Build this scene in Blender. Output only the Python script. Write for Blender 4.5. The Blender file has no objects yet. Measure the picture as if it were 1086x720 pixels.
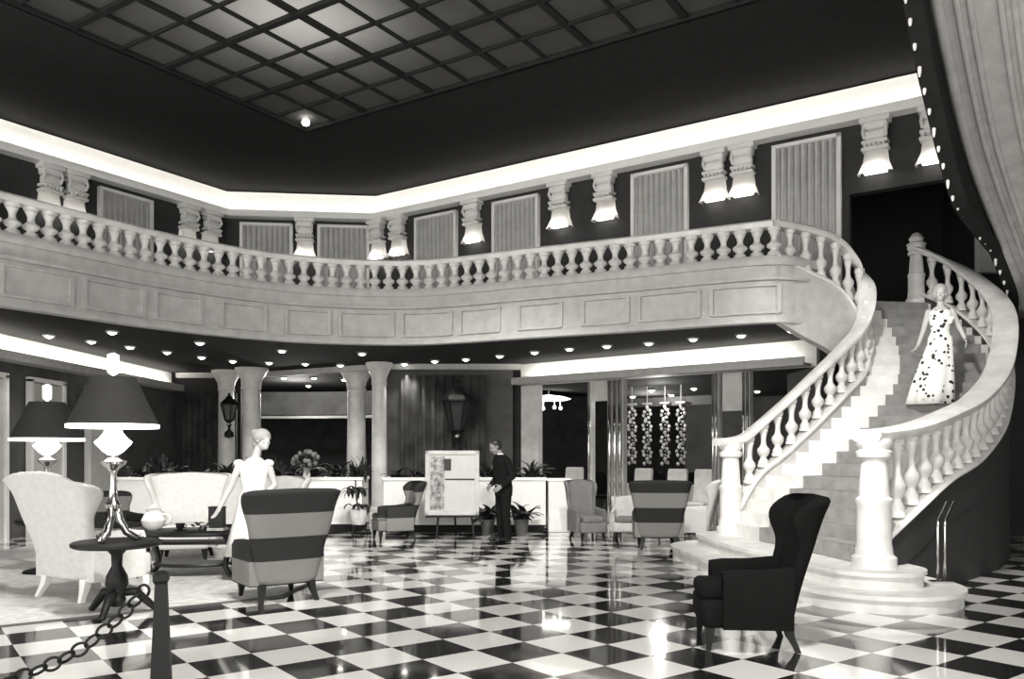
import bpy, bmesh, math, random
from mathutils import Vector, Matrix
random.seed(7)
PI = math.pi
SC = bpy.context.scene
COL = SC.collection
V = Vector

# ------------------------------------------------------------------ camera
F, CX, HY, EYE = 884.0, 543.0, 478.0, 1.5
cam_d = bpy.data.cameras.new('camera'); cam = bpy.data.objects.new('camera', cam_d); COL.objects.link(cam)
cam.location = (0, 0, EYE); cam.rotation_euler = (PI/2, 0, 0)
cam_d.sensor_width = 36; cam_d.lens = F/1086*36; cam_d.shift_y = (HY-360)/1086
cam_d.clip_start = .05; cam_d.clip_end = 200
SC.camera = cam

def fl(x, y):                      # a measured spot on the floor
    Y = F*EYE/(y-HY); return V(((x-CX)/F*Y, Y, 0))
def at(x, y, Y): return V(((x-CX)/F*Y, Y, EYE+(HY-y)/F*Y))
def atz(x, y, Z):
    Y = (Z-EYE)*F/(HY-y); return V(((x-CX)/F*Y, Y, Z))

# ------------------------------------------------------------------ materials
def mat(name, c, rough=.6, metal=0, noise=.12, nscale=6, emit=0, bump=0, spec=.5):
    m = bpy.data.materials.new(name); m.use_nodes = True
    nt = m.node_tree; b = nt.nodes['Principled BSDF']
    if not hasattr(c, '__len__'): c = (c*1.015, c, c*.97)
    b.inputs['Roughness'].default_value = rough; b.inputs['Metallic'].default_value = metal
    b.inputs['Specular IOR Level'].default_value = spec
    tc = nt.nodes.new('ShaderNodeTexCoord'); no = nt.nodes.new('ShaderNodeTexNoise')
    no.inputs['Scale'].default_value = nscale; no.inputs['Detail'].default_value = 4
    nt.links.new(tc.outputs['Object'], no.inputs['Vector'])
    r = nt.nodes.new('ShaderNodeValToRGB')
    r.color_ramp.elements[0].position = .3; r.color_ramp.elements[1].position = .7
    r.color_ramp.elements[0].color = (*[k*(1-noise) for k in c], 1)
    r.color_ramp.elements[1].color = (*[min(1, k*(1+noise)) for k in c], 1)
    nt.links.new(no.outputs['Fac'], r.inputs['Fac']); nt.links.new(r.outputs['Color'], b.inputs['Base Color'])
    if emit:
        b.inputs['Emission Color'].default_value = (1, .97, .9, 1); b.inputs['Emission Strength'].default_value = emit
    if bump:
        bp = nt.nodes.new('ShaderNodeBump'); bp.inputs['Strength'].default_value = bump
        nt.links.new(no.outputs['Fac'], bp.inputs['Height']); nt.links.new(bp.outputs['Normal'], b.inputs['Normal'])
    return m
def banded(name, dark, light, top, step, rough=.8):     # woven horizontal stripes, fixed in the object's own height
    m = mat(name, .2, rough); nt = m.node_tree; b = nt.nodes['Principled BSDF']
    tc = nt.nodes.new('ShaderNodeTexCoord'); sx = nt.nodes.new('ShaderNodeSeparateXYZ')
    nt.links.new(tc.outputs['Object'], sx.inputs[0])
    def mt(op, a, bb=None):
        n = nt.nodes.new('ShaderNodeMath'); n.operation = op
        for i, q in enumerate((a, bb)):
            if q is None: continue
            if isinstance(q, (int, float)): n.inputs[i].default_value = q
            else: nt.links.new(q, n.inputs[i])
        return n.outputs[0]
    k = mt('MODULO', mt('FLOOR', mt('DIVIDE', mt('SUBTRACT', top, sx.outputs['Z']), step)), 2)
    mx = nt.nodes.new('ShaderNodeMix'); mx.data_type = 'RGBA'
    nt.links.new(k, mx.inputs['Factor'])
    mx.inputs['A'].default_value = (dark*1.01, dark, dark*.97, 1); mx.inputs['B'].default_value = (light*1.02, light, light*.95, 1)
    nt.links.new(mx.outputs['Result'], b.inputs['Base Color'])
    return m
def spotted(name, base, dark, scale, thr):
    m = mat(name, base, .7); nt = m.node_tree; b = nt.nodes['Principled BSDF']
    tc = nt.nodes.new('ShaderNodeTexCoord'); vo = nt.nodes.new('ShaderNodeTexVoronoi'); vo.inputs['Scale'].default_value = scale
    nt.links.new(tc.outputs['Object'], vo.inputs['Vector'])
    lt = nt.nodes.new('ShaderNodeMath'); lt.operation = 'LESS_THAN'; lt.inputs[1].default_value = thr
    nt.links.new(vo.outputs['Distance'], lt.inputs[0])
    no = nt.nodes.new('ShaderNodeTexNoise'); no.inputs['Scale'].default_value = 3.2
    nt.links.new(tc.outputs['Object'], no.inputs['Vector'])
    gt = nt.nodes.new('ShaderNodeMath'); gt.operation = 'GREATER_THAN'; gt.inputs[1].default_value = .46
    nt.links.new(no.outputs['Fac'], gt.inputs[0])
    mu = nt.nodes.new('ShaderNodeMath'); mu.operation = 'MULTIPLY'
    nt.links.new(lt.outputs[0], mu.inputs[0]); nt.links.new(gt.outputs[0], mu.inputs[1])
    mx = nt.nodes.new('ShaderNodeMix'); mx.data_type = 'RGBA'; nt.links.new(mu.outputs[0], mx.inputs['Factor'])
    mx.inputs['A'].default_value = (base, base, base*.96, 1); mx.inputs['B'].default_value = (dark, dark, dark, 1)
    nt.links.new(mx.outputs['Result'], b.inputs['Base Color']); return m
def checker(name, ax, ay, ang, s, dark, light):
    m = bpy.data.materials.new(name); m.use_nodes = True; nt = m.node_tree; b = nt.nodes['Principled BSDF']
    tc = nt.nodes.new('ShaderNodeTexCoord'); mp = nt.nodes.new('ShaderNodeMapping'); ch = nt.nodes.new('ShaderNodeTexChecker')
    ca, sa = math.cos(ang), math.sin(ang)
    mp.inputs['Scale'].default_value = (1/s, 1/s, 0); mp.inputs['Rotation'].default_value = (0, 0, ang)
    mp.inputs['Location'].default_value = (100.5-(ca*ax-sa*ay)/s, 100.5-(sa*ax+ca*ay)/s, .5)
    nt.links.new(tc.outputs['Object'], mp.inputs['Vector']); nt.links.new(mp.outputs['Vector'], ch.inputs['Vector'])
    ch.inputs['Scale'].default_value = 1
    ch.inputs['Color1'].default_value = (dark, dark*.98, dark*.96, 1); ch.inputs['Color2'].default_value = (light, light*.985, light*.95, 1)
    no = nt.nodes.new('ShaderNodeTexNoise'); no.inputs['Scale'].default_value = 1.3; no.inputs['Detail'].default_value = 6
    nt.links.new(tc.outputs['Object'], no.inputs['Vector'])
    mr = nt.nodes.new('ShaderNodeMapRange'); mr.inputs['To Min'].default_value = .85; mr.inputs['To Max'].default_value = 1.12
    nt.links.new(no.outputs['Fac'], mr.inputs['Value'])
    mx = nt.nodes.new('ShaderNodeMix'); mx.data_type = 'RGBA'; mx.blend_type = 'MULTIPLY'; mx.inputs['Factor'].default_value = 1
    nt.links.new(ch.outputs['Color'], mx.inputs['A']); nt.links.new(mr.outputs['Result'], mx.inputs['B'])
    nt.links.new(mx.outputs['Result'], b.inputs['Base Color'])
    b.inputs['Roughness'].default_value = .1; b.inputs['Specular IOR Level'].default_value = .9; b.inputs['Coat Weight'].default_value = .6; b.inputs['Coat Roughness'].default_value = .04
    bp = nt.nodes.new('ShaderNodeBump'); bp.inputs['Strength'].default_value = .03; bp.inputs['Distance'].default_value = .05
    n2 = nt.nodes.new('ShaderNodeTexNoise'); n2.inputs['Scale'].default_value = 2.2
    nt.links.new(tc.outputs['Object'], n2.inputs['Vector']); nt.links.new(n2.outputs['Fac'], bp.inputs['Height'])
    nt.links.new(bp.outputs['Normal'], b.inputs['Normal'])
    return m
def translucent(name, c):
    m = mat(name, c, .6); nt = m.node_tree; b = nt.nodes['Principled BSDF']; out = [n for n in nt.nodes if n.type == 'OUTPUT_MATERIAL'][0]
    t = nt.nodes.new('ShaderNodeBsdfTranslucent'); t.inputs['Color'].default_value = (c, c*.985, c*.95, 1)
    mx = nt.nodes.new('ShaderNodeMixShader'); mx.inputs[0].default_value = .8
    nt.links.new(b.outputs[0], mx.inputs[1]); nt.links.new(t.outputs[0], mx.inputs[2]); nt.links.new(mx.outputs[0], out.inputs['Surface'])
    return m
M = dict(
 opal=translucent('opal_sheet', .42), frost=translucent('frosted_shade', .85),
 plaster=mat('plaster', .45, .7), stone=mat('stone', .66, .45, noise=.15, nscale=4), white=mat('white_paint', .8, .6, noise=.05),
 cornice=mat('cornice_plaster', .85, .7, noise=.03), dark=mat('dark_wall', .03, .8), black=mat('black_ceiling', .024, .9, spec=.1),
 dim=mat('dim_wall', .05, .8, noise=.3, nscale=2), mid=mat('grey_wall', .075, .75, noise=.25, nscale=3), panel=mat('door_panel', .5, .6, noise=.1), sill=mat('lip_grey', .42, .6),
 wood=mat('dark_wood', .008, .5, spec=.25), ebony=mat('ebony', .007, .45), fabw=mat('white_fabric', .6, .85, noise=.06, nscale=20),
 fabd=mat('dark_fabric', .007, .95, spec=.08), fabg=mat('grey_fabric', .13, .85), fabp=mat('pale_fabric', .42, .85),
 skin_d=mat('tan_skin', .22, .6, noise=.05), skin=mat('skin', .48, .55, noise=.05), hair_l=mat('fair_hair', .34, .6), hair_d=mat('dark_hair', .012, .5),
 suit=mat('dark_suit', .008, .9, spec=.1), dress=mat('white_dress', .72, .8, noise=.03), gown=spotted('spotted_gown', .85, .01, 13, .33),
 leaf=mat('leaf', .02, .5, noise=.5), leaf_l=mat('pale_leaf', .16, .5, noise=.5), flower=mat('flower', .6, .7, noise=.3),
 chrome=mat('chrome', .6, .18, metal=1), brass=mat('brass', .45, .3, metal=1), glass=mat('opal_glass', .8, .2, emit=2.2),
 bulb=mat('lamp_glow', .9, .4, emit=9), glow=mat('sconce_glow', .9, .5, emit=2.2), spot=mat('downlight_glow', .9, .5, emit=9),
 strip=mat('cove_tube', .9, .5, emit=11), cstrip=mat('cornice_tube', .9, .5, emit=3.6), shade=mat('lamp_shade', .018, .85, spec=.2), shade_l=mat('lamp_shade_pale', .3, .8),
 rug=mat('rug', .5, .95, noise=.2, nscale=9), carpet=mat('stair_carpet', .24, .95, noise=.2), picture=mat('picture_dark', .2, .5, noise=1.0, nscale=11),
 paper=mat('paper', .42, .6, noise=.05), curtain=mat('curtain', .045, .9, noise=.6, nscale=2.5), crystal=mat('bead', .55, .25, noise=.6, nscale=14),
 cloth=mat('tablecloth', .75, .85), iron=mat('black_iron', .005, .5, spec=.3), slot=mat('dark_slot', .008, .9), frieze=mat('grey_frieze', .11, .8, noise=.3, nscale=2),
 stripe=banded('striped_fabric', .008, .16, 1.13, .235), floor=checker('tile_floor', .415, 6.5, -math.radians(37), .46, .015, .78),
)

# ------------------------------------------------------------------ mesh builder
class MB:
    def __init__(s): s.v = []; s.f = []
    def add(s, vs, fs):
        n = len(s.v); s.v += [V(p) for p in vs]; s.f += [tuple(i+n for i in f) for f in fs]; return s
    def box(s, c, size, rz=0, bev=0, seg=2, rx=0, ry=0):
        bm = bmesh.new(); bmesh.ops.create_cube(bm, size=1)
        bmesh.ops.scale(bm, vec=size, verts=bm.verts)
        if bev: bmesh.ops.bevel(bm, geom=bm.edges[:], offset=bev, segments=seg, profile=.5, affect='EDGES')
        mt = Matrix.Translation(c) @ Matrix.Rotation(rz, 4, 'Z') @ Matrix.Rotation(ry, 4, 'Y') @ Matrix.Rotation(rx, 4, 'X')
        bmesh.ops.transform(bm, matrix=mt, verts=bm.verts); bm.verts.index_update()
        s.add([v.co.copy() for v in bm.verts], [[v.index for v in f.verts] for f in bm.faces]); bm.free(); return s
    def rings(s, rs, cap=True, closed=True):             # skin successive rings of equal length
        n = len(rs[0]); vs = [p for r in rs for p in r]; fs = []
        for i in range(len(rs)-1):
            for j in range(n if closed else n-1):
                k = (j+1) % n; fs.append((i*n+j, i*n+k, (i+1)*n+k, (i+1)*n+j))
        if cap and closed: fs.append(tuple(reversed(range(n)))); fs.append(tuple((len(rs)-1)*n+j for j in range(n)))
        return s.add(vs, fs)
    def lathe(s, prof, c=(0, 0, 0), n=16, sq=None):
        c = V(c)
        return s.rings([[c+V((r*math.cos(2*PI*j/n), r*math.sin(2*PI*j/n), z)) for j in range(n)] for r, z in prof])
    def tube(s, pts, r, n=8, closed=False):
        pts = [V(p) for p in pts]; rs = []; N = len(pts); up = V((0, 0, 1)); last = None
        for i, p in enumerate(pts):
            a = pts[i-1] if (i or closed) else p; b = pts[(i+1) % N] if (i < N-1 or closed) else p
            t = (b-a).normalized()
            u = t.cross(up if last is None else last)
            if last is not None:
                w = (last - t*last.dot(t)).normalized()
            else:
                q = V((1, 0, 0)) if abs(t.x) < .8 else V((0, 1, 0)); w = (q - t*q.dot(t)).normalized()
            last = w; x = t.cross(w)
            rr = r[i] if hasattr(r, '__len__') else r
            rs.append([p + w*rr*math.cos(2*PI*j/n) + x*rr*math.sin(2*PI*j/n) for j in range(n)])
        if closed: rs.append(rs[0]); return s.rings(rs, cap=False)
        return s.rings(rs)
    def sweep(s, pts, prof, cap=True):                     # prof = [(lateral, vertical)], kept upright; lateral + = right of travel
        rs = []
        for i, p in enumerate(pts):
            a = pts[max(0, i-1)]; b = pts[min(len(pts)-1, i+1)]
            t = V((b[0]-a[0], b[1]-a[1], 0)).normalized(); r = V((t.y, -t.x, 0))
            rs.append([V(p)+r*u+V((0, 0, w)) for u, w in prof])
        return s.rings(rs, cap)
    def ribbon(s, pts, zlo, zhi, th):                      # upright wall along a plan curve; zlo/zhi lists or numbers
        rs = []
        for i, p in enumerate(pts):
            a = pts[max(0, i-1)]; b = pts[min(len(pts)-1, i+1)]
            t = V((b[0]-a[0], b[1]-a[1], 0)).normalized(); r = V((t.y, -t.x, 0))*th/2
            lo = zlo[i] if hasattr(zlo, '__len__') else zlo; hi = zhi[i] if hasattr(zhi, '__len__') else zhi
            q = V((p[0], p[1], 0))
            rs.append([q-r+V((0, 0, lo)), q+r+V((0, 0, lo)), q+r+V((0, 0, hi)), q-r+V((0, 0, hi))])
        return s.rings(rs)
    def prism(s, poly, z0, z1):
        n = len(poly); a = [V((p[0], p[1], z0)) for p in poly]; b = [V((p[0], p[1], z1)) for p in poly]
        return s.rings([a, b])
    def ball(s, c, r, n=12, m=8, sc=(1, 1, 1)):
        c = V(c); rs = []
        for i in range(m+1):
            a = PI*(i+.02)/(m+.04)-PI/2
            rs.append([c+V((r*sc[0]*math.cos(a)*math.cos(2*PI*j/n), r*sc[1]*math.cos(a)*math.sin(2*PI*j/n), r*sc[2]*math.sin(a))) for j in range(n)])
        return s.rings(rs)
    def build(s, name, m, parent=None, smooth=False, loc=None, rz=0, recalc=True):
        me = bpy.data.meshes.new(name); me.from_pydata(s.v, [], s.f)
        bm = bmesh.new(); bm.from_mesh(me)
        if recalc: bmesh.ops.recalc_face_normals(bm, faces=bm.faces)
        bm.to_mesh(me); bm.free()
        if smooth is True:
            for p in me.polygons: p.use_smooth = True
        elif smooth:
            for p in me.polygons: p.use_smooth = True
            me.set_sharp_from_angle(angle=math.radians(smooth))
        me.materials.append(M[m] if isinstance(m, str) else m)
        o = bpy.data.objects.new(name, me); COL.objects.link(o)
        if parent: o.parent = parent
        if loc is not None: o.location = loc
        o.rotation_euler.z = rz
        return o
def tag(o, label, cat, group=None, kind=None):
    o['label'] = label; o['category'] = cat
    if group: o['group'] = group
    if kind: o['kind'] = kind
    return o
def thing(name, label, cat, loc=(0, 0, 0), rz=0, group=None):
    o = bpy.data.objects.new(name, None); COL.objects.link(o); o.location = loc; o.rotation_euler.z = rz
    o.empty_display_size = .1
    return tag(o, label, cat, group)
def struct(o, label=None):
    o['kind'] = 'structure'
    if label: o['label'] = label
    return o
def dup(o, parent=None, loc=None, rz=None, scale=None):
    c = o.copy(); COL.objects.link(c); c.parent = parent
    if loc is not None: c.location = loc
    if rz is not None: c.rotation_euler.z = rz
    if scale is not None: c.scale = scale
    for ch in list(o.children): dup(ch, c)
    return c
def subsurf(o, n=1):
    md = o.modifiers.new('subsurf', 'SUBSURF'); md.levels = n; md.render_levels = n; return o
def crom(pts, n):                                          # Catmull-Rom through points, n samples evenly by arc length
    pts = [V(p) for p in pts]; P = [2*pts[0]-pts[1]]+pts+[2*pts[-1]-pts[-2]]; d = []
    for i in range(1, len(P)-2):
        for k in range(24):
            t = k/24; a, b, c, e = P[i-1], P[i], P[i+1], P[i+2]
            d.append(.5*((2*b)+(c-a)*t+(2*a-5*b+4*c-e)*t*t+(3*b-a-3*c+e)*t**3))
    d.append(pts[-1]); L = [0]
    for i in range(1, len(d)): L.append(L[-1]+(d[i]-d[i-1]).length)
    out = []; j = 0
    for k in range(n):
        s = L[-1]*k/(n-1)
        while j < len(L)-2 and L[j+1] < s: j += 1
        u = (s-L[j])/max(1e-9, L[j+1]-L[j]); out.append(d[j].lerp(d[j+1], min(1, u)))
    return out
def clen(pts): return sum((V(pts[i+1])-V(pts[i])).length for i in range(len(pts)-1))
ORD = ['first', 'second', 'third', 'fourth', 'fifth', 'sixth', 'seventh', 'eighth', 'ninth', 'tenth', 'eleventh', 'twelfth', 'thirteenth', 'fourteenth', 'fifteenth', 'sixteenth']

# ------------------------------------------------------------------ setting
ZS, ZR, ZC = 3.45, 4.95, 7.5
WK = 1.034                           # upper walls: plan scale about the room's near end
def zk(z): return EYE+(z-EYE)*WK
struct(MB().box((0, 15, -.1), (30, 34, .2)).build('floor', 'floor'), 'black and white chequered tile floor set on the diagonal')

# gallery edge (plan of the handrail), then the corner it turns by the stairs
edge_pts = [(-9.4, 7.0), (-8.0, 9.25), (-6.58, 11.55), (-5.7, 13.0), (-4.75, 14.1), (-3.75, 14.8), (-2.5, 15.15), (-1.35, 15.05), (.43, 14.2), (1.94, 13.5), (3.93, 12.5)]
gal = crom([(x, y, 0) for x, y in edge_pts], 90)
fas_pts = edge_pts[:-1]+[(3.75, 12.6), (4.4, 12.75), (4.9, 13.25), (5.2, 13.95), (5.35, 14.9)]
fas = crom([(x, y, 0) for x, y in fas_pts], 110)

gallery = thing('gallery', 'curved upper gallery with pale panelled front and white baluster rail', 'balcony')
fascia = MB().ribbon(fas, ZS, 4.32, .16).build('fascia', 'plaster', gallery, 40)
MB().sweep(fas, [(-.14, 4.28), (.13, 4.28), (.15, 4.32), (.15, 4.38), (.12, 4.42), (-.14, 4.42)]).build('plinth_rail', 'plaster', gallery, 40)
MB().sweep(fas, [(-.08, ZS-.03), (.11, ZS-.03), (.12, ZS+.02), (.09, ZS+.08), (-.08, ZS+.08)]).build('bottom_moulding', 'plaster', gallery, 40)
MB().sweep(fas, [(.05, 4.04), (.14, 4.06), (.14, 4.10), (.05, 4.12)]).build('string_moulding', 'plaster', gallery, 40)
L = clen(fas); k = 0
while .5+k*1.12 < L-2.6:
    i0 = int((.5+k*1.12)/L*109); i1 = int((.5+k*1.12+.86)/L*109); seg = fas[i0:i1+1]; k += 1
    if len(seg) < 3: continue
    f = MB()
    for z in (3.57, 3.98): f.sweep([(p.x, p.y, z) for p in seg], [(.07, -.025), (.13, -.015), (.13, .015), (.07, .025)])
    for p, q in ((seg[0], seg[1]), (seg[-2], seg[-1])):
        t = (q-p).normalized(); r = V((t.y, -t.x, 0)); c = (p if p is seg[0] else q)+r*.088
        f.box((c.x, c.y, 3.775), (.06, .08, .42), math.atan2(t.y, t.x))
    f.build('panel_moulding', 'plaster', fascia)
# soffit under the gallery and over the rooms behind, and gallery floor
soff = [(p.x, p.y) for p in fas]+[(5.5, 16.2), (12, 16.2), (12, 31), (-14, 31), (-14, 7)]
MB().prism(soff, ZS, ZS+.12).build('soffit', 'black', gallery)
gfl = [(p.x, p.y) for p in fas if not (p.x > 4.7 and p.y > 13)]+[(5.6, 13.8), (5.5, 16.2), (7, 17), (7, 22), (-14, 22), (-14, 7)]
MB().prism(gfl, 3.83, 3.95).build('gallery_floor', 'dark', gallery)
# handrail + balusters
PROF = [(.074, 0), (.074, .06), (.06, .08), (.066, .12), (.05, .17), (.036, .215), (.044, .25), (.066, .30), (.078, .36), (.074, .42), (.05, .47), (.034, .53), (.03, .62), (.036, .72), (.05, .82), (.058, .86), (.046, .88), (.066, .91), (.066, 1)]
proto_bal = None
def baluster(parent, p, h, fat=1.0):
    global proto_bal
    if proto_bal is None:
        proto_bal = MB().lathe(PROF, n=12).build('baluster', 'stone', parent, 50); o = proto_bal
    else:
        o = proto_bal.copy(); COL.objects.link(o); o.parent = parent
    o.location = p; o.scale = (fat, fat, h); return o
RAILP = [(-.10, 0), (.10, 0), (.125, .03), (.125, .075), (.09, .105), (-.09, .105), (-.125, .075), (-.125, .03)]
rail = [(p.x, p.y, ZR-.105) for p in gal]
MB().sweep(rail, RAILP).build('handrail', 'stone', gallery, 40)
LG = clen(gal); n = int(LG/.245)
for q in crom(gal, n)[1:]:
    if q.y > 9.2: baluster(gallery, (q.x, q.y, 4.42), ZR-.105-4.42, 1.45)

# ------------------------------------------------------------------ upper walls, cornice
A_L, A_M, A_R = V((-10.3, 12.5, 0))*WK, V((-6.42, 18.7, 0))*WK, V((-3.08, 19.05, 0))*WK
A_E = V((5.42, 19.05-.665*8.50, 0))*WK; A_X = V((9.6, 19.05-.665*12.68, 0))*WK
def wallbox(mb, a, b, z0, z1, th=.2):                     # front face on line a-b, thickness behind it
    d = (b-a).normalized(); nrm = V((-d.y, d.x, 0))
    mb.prism([a, b, b+nrm*th, a+nrm*th], z0, z1); return mb
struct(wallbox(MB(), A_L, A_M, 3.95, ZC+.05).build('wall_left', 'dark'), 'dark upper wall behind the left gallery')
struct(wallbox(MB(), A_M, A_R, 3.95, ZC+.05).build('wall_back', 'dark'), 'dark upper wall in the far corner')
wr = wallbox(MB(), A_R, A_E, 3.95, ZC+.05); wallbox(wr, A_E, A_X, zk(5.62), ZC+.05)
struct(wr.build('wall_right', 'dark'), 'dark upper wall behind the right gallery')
def corn(zlo):
    return [A_L, A_M, A_R, A_X]
def miter(off):                                           # the wall line pushed into the room by off
    pts = [A_L, A_M, A_R, A_X]; out = []
    for i, p in enumerate(pts):
        ns = []
        for a, b in ((i-1, i), (i, i+1)):
            if a >= 0 and b < 4:
                d = (pts[b]-pts[a]).normalized(); ns.append(V((d.y, -d.x, 0)))
        m = sum(ns, V((0, 0, 0))).normalized(); out.append(p+m*off/m.dot(ns[0]))
    return out
def crown(prof, name, m, smooth=50):
    rs = []
    for u, z in prof:
        rs.append([V((p.x, p.y, zk(z))) for p in miter(u)])
    rs = [[r[i] for r in rs] for i in range(4)]
    return MB().rings(rs).build(name, m, None, smooth)
prof = [(0, 6.76), (.07, 6.76), (.07, 6.84), (.10, 6.92), (.16, 7.0), (.20, 7.08), (.22, 7.2), (.22, 7.26), (0, 7.3)]
struct(crown([(0.002, 6.76), (.05, 6.76), (.05, 7.22), (.09, 7.29), (0.002, 7.3)], 'trim_1', 'cornice'), 'bright white cornice band round the top of the wall')
struct(crown([(.04, 6.70), (.24, 6.72), (.26, 6.75), (.26, 6.86), (.235, 6.86), (.235, 6.76), (.04, 6.76)], 'trim_2', 'cornice'), 'projecting lip of the lit cornice')
cv = crown([(.12, 6.79), (.19, 6.79), (.19, 6.82), (.12, 6.82)], 'cove_light', 'cstrip')
tag(cv, 'hidden cove light tube running along the top cornice', 'light')

def onwall(px, a, b):
    k = (px-CX)/F; d = b-a
    t = (k*a.y-a.x)/(d.x-k*d.y); return a+d*t, d.normalized()
# doors on the gallery
doors = [(103, 160, A_L, A_M), (255, 311, A_M, A_R), (337, 392, A_M, A_R), (442, 486, A_R, A_X), (524, 573, A_R, A_X), (671, 731, A_R, A_X), (820, 893, A_R, A_X)]
DL = ['upper gallery door nearest the left edge', 'upper gallery door left of the single lamp in the far corner', 'upper gallery door right of the single lamp in the far corner',
      'narrow pale upper door just right of the far corner', 'pale upper door in the middle of the right gallery', 'tall pale upper door second from the stairs', 'tallest pale upper door beside the stair top']
for i, (x0, x1, a, b) in enumerate(doors):
    p0, d = onwall(x0, a, b); p1, _ = onwall(x1, a, b); w = (p1-p0).length; c = (p0+p1)/2
    r = bpy.data.objects.new('door_%d' % (i+1), None); COL.objects.link(r); r.location = (c.x, c.y, 3.95); r.rotation_euler.z = math.atan2(d.y, d.x)
    struct(r, DL[i])
    MB().box((0, -.03, 1.40), (w-.08, .05, 2.80)).build('door_leaf', 'panel', r)
    f = MB().box((-w/2+.035, -.05, 1.42), (.07, .1, 2.84)).box((w/2-.035, -.05, 1.42), (.07, .1, 2.84)).box((0, -.05, 2.81), (w, .1, .06))
    f.build('door_frame', 'white', r)
    g = MB()
    nf = 9
    for j in range(nf): g.tube([(-w/2+.12+(w-.24)*j/(nf-1), -.065, .05), (-w/2+.12+(w-.24)*j/(nf-1), -.065, 2.76)], .03, 6)
    g.build('sheer_curtain', 'panel', r, True)
# wall lamps under carved brackets
sc = [(50, A_L, A_M), (77, A_L, A_M), (197, A_L, A_M), (221, A_L, A_M), (324, A_M, A_R), (403, A_R, A_X), (425, A_R, A_X), (504, A_R, A_X), (596, A_R, A_X), (644, A_R, A_X), (760, A_R, A_X), (790, A_R, A_X), (930, A_R, A_X), (992, A_R, A_X)]
SL = ['bracket wall lamp at the left frame edge', 'bracket wall lamp left of the leftmost upper door', 'bracket wall lamp right of the leftmost upper door', 'bracket wall lamp nearest the corner on the left wall',
      'single bracket wall lamp between the two far corner doors', 'bracket wall lamp left in the pair right of the far corner', 'bracket wall lamp right in the pair right of the far corner',
      'single bracket wall lamp between two middle doors', 'bracket wall lamp left in the wide spaced pair', 'bracket wall lamp right in the wide spaced pair',
      'bracket wall lamp left in the close pair near the stairs', 'bracket wall lamp right in the close pair near the stairs', 'bracket wall lamp right of the tallest upper door', 'bracket wall lamp half hidden by the upper flight']
pr = None; SCP = []
for i, (x, a, b) in enumerate(sc):
    p, d = onwall(x, a, b); rz = math.atan2(d.y, d.x); SCP.append(p+V((d.y, -d.x, 0))*.13+V((0, 0, zk(5.85)+.08)))
    if pr is None:
        pr = thing('wall_lamp', SL[0], 'lamp', (p.x, p.y, zk(5.85)), rz, 'bracket lamps on the upper wall')
        m = MB().box((0, -.13, .86), (.46, .26, .1), bev=.02).box((0, -.11, .76), (.36, .22, .12), bev=.03).box((0, -.10, .62), (.32, .2, .16), bev=.04)
        m.box((0, -.12, .5), (.4, .24, .06), bev=.02).box((0, -.11, .40), (.42, .22, .06), bev=.02)
        for j in range(5): m.ball((-.14+.07*j, -.22, .45), .03, 8, 6)
        for sx in (-1, 1): m.tube([(sx*.16, -.02, .8), (sx*.17, -.2, .76), (sx*.17, -.24, .66), (sx*.16, -.16, .58)], .03, 6)
        m.build('bracket', 'white', pr, 50)
        rs = []
        for z, w, dd in ((.38, .34, .16), (.2, .38, .18), (.04, .5, .24), (0, .54, .26)):
            rs.append([V((-w/2, 0, z)), V((-w/2, -dd*.7, z)), V((-w/4, -dd, z)), V((w/4, -dd, z)), V((w/2, -dd*.7, z)), V((w/2, 0, z))])
        MB().rings(rs, cap=False, closed=False).build('glass_shade', 'frost', pr, 50)
        MB().box((0, -.1, .03), (.36, .1, .05), bev=.02).build('bulb', 'glow', pr)
    else:
        o = dup(pr, None, (p.x, p.y, zk(5.85)), rz); o['label'] = SL[i]

# ------------------------------------------------------------------ main ceiling with the lit laylight
cor = atz(325, 141, ZC); ua, ub = V((-.54, -.842, 0)), V((.842, -.54, 0))
def ab(a, b, z): q = cor+ua*a+ub*b; return V((q.x, q.y, z))
AM, BM = 10.5, 9.0
ce = MB()
for a0, a1, b0, b1 in ((-9, 0, -12, 20), (AM, 20, -12, 20), (0, AM, -12, 0), (0, AM, BM, 20)):
    ce.prism([ab(a0, b0, 0), ab(a1, b0, 0), ab(a1, b1, 0), ab(a0, b1, 0)], ZC+.02, ZC+.1)
struct(ce.build('ceiling', 'black'), 'black main ceiling round the glowing grid')
sk = thing('ceiling_light_panel', 'large square glowing ceiling panel divided by a dark diagonal grid', 'skylight', tuple(ab(AM/2, BM/2, ZC)))
def loc(q): return V(q)-sk.location
h = MB()
h.prism([loc(ab(0, 0, 0)), loc(ab(AM, 0, 0)), loc(ab(AM, BM, 0)), loc(ab(0, BM, 0))], 1.95, 2.0)
h.build('top_panel', 'mid', sk)
MB().add([loc(ab(0, 0, ZC+.1)), loc(ab(AM, 0, ZC+.1)), loc(ab(AM, BM, ZC+.1)), loc(ab(0, BM, ZC+.1))], [(0, 1, 2, 3)]).build('opal_sheet', 'opal', sk, recalc=False)
w_ = MB()
for q0, q1 in (((0, 0), (AM, 0)), ((AM, 0), (AM, BM)), ((AM, BM), (0, BM)), ((0, BM), (0, 0))):
    w_.ribbon([loc(ab(*q0, 0)), loc(ab(*q1, 0))], .02, 1.95, .06)
w_.build('well_side', 'black', sk)
def bar(mb, q0, q1, w, z0, z1): mb.ribbon([loc(ab(*q0, 0)), loc(ab(*q1, 0))], z0, z1, w)
g1, g2 = MB(), MB()
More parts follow.
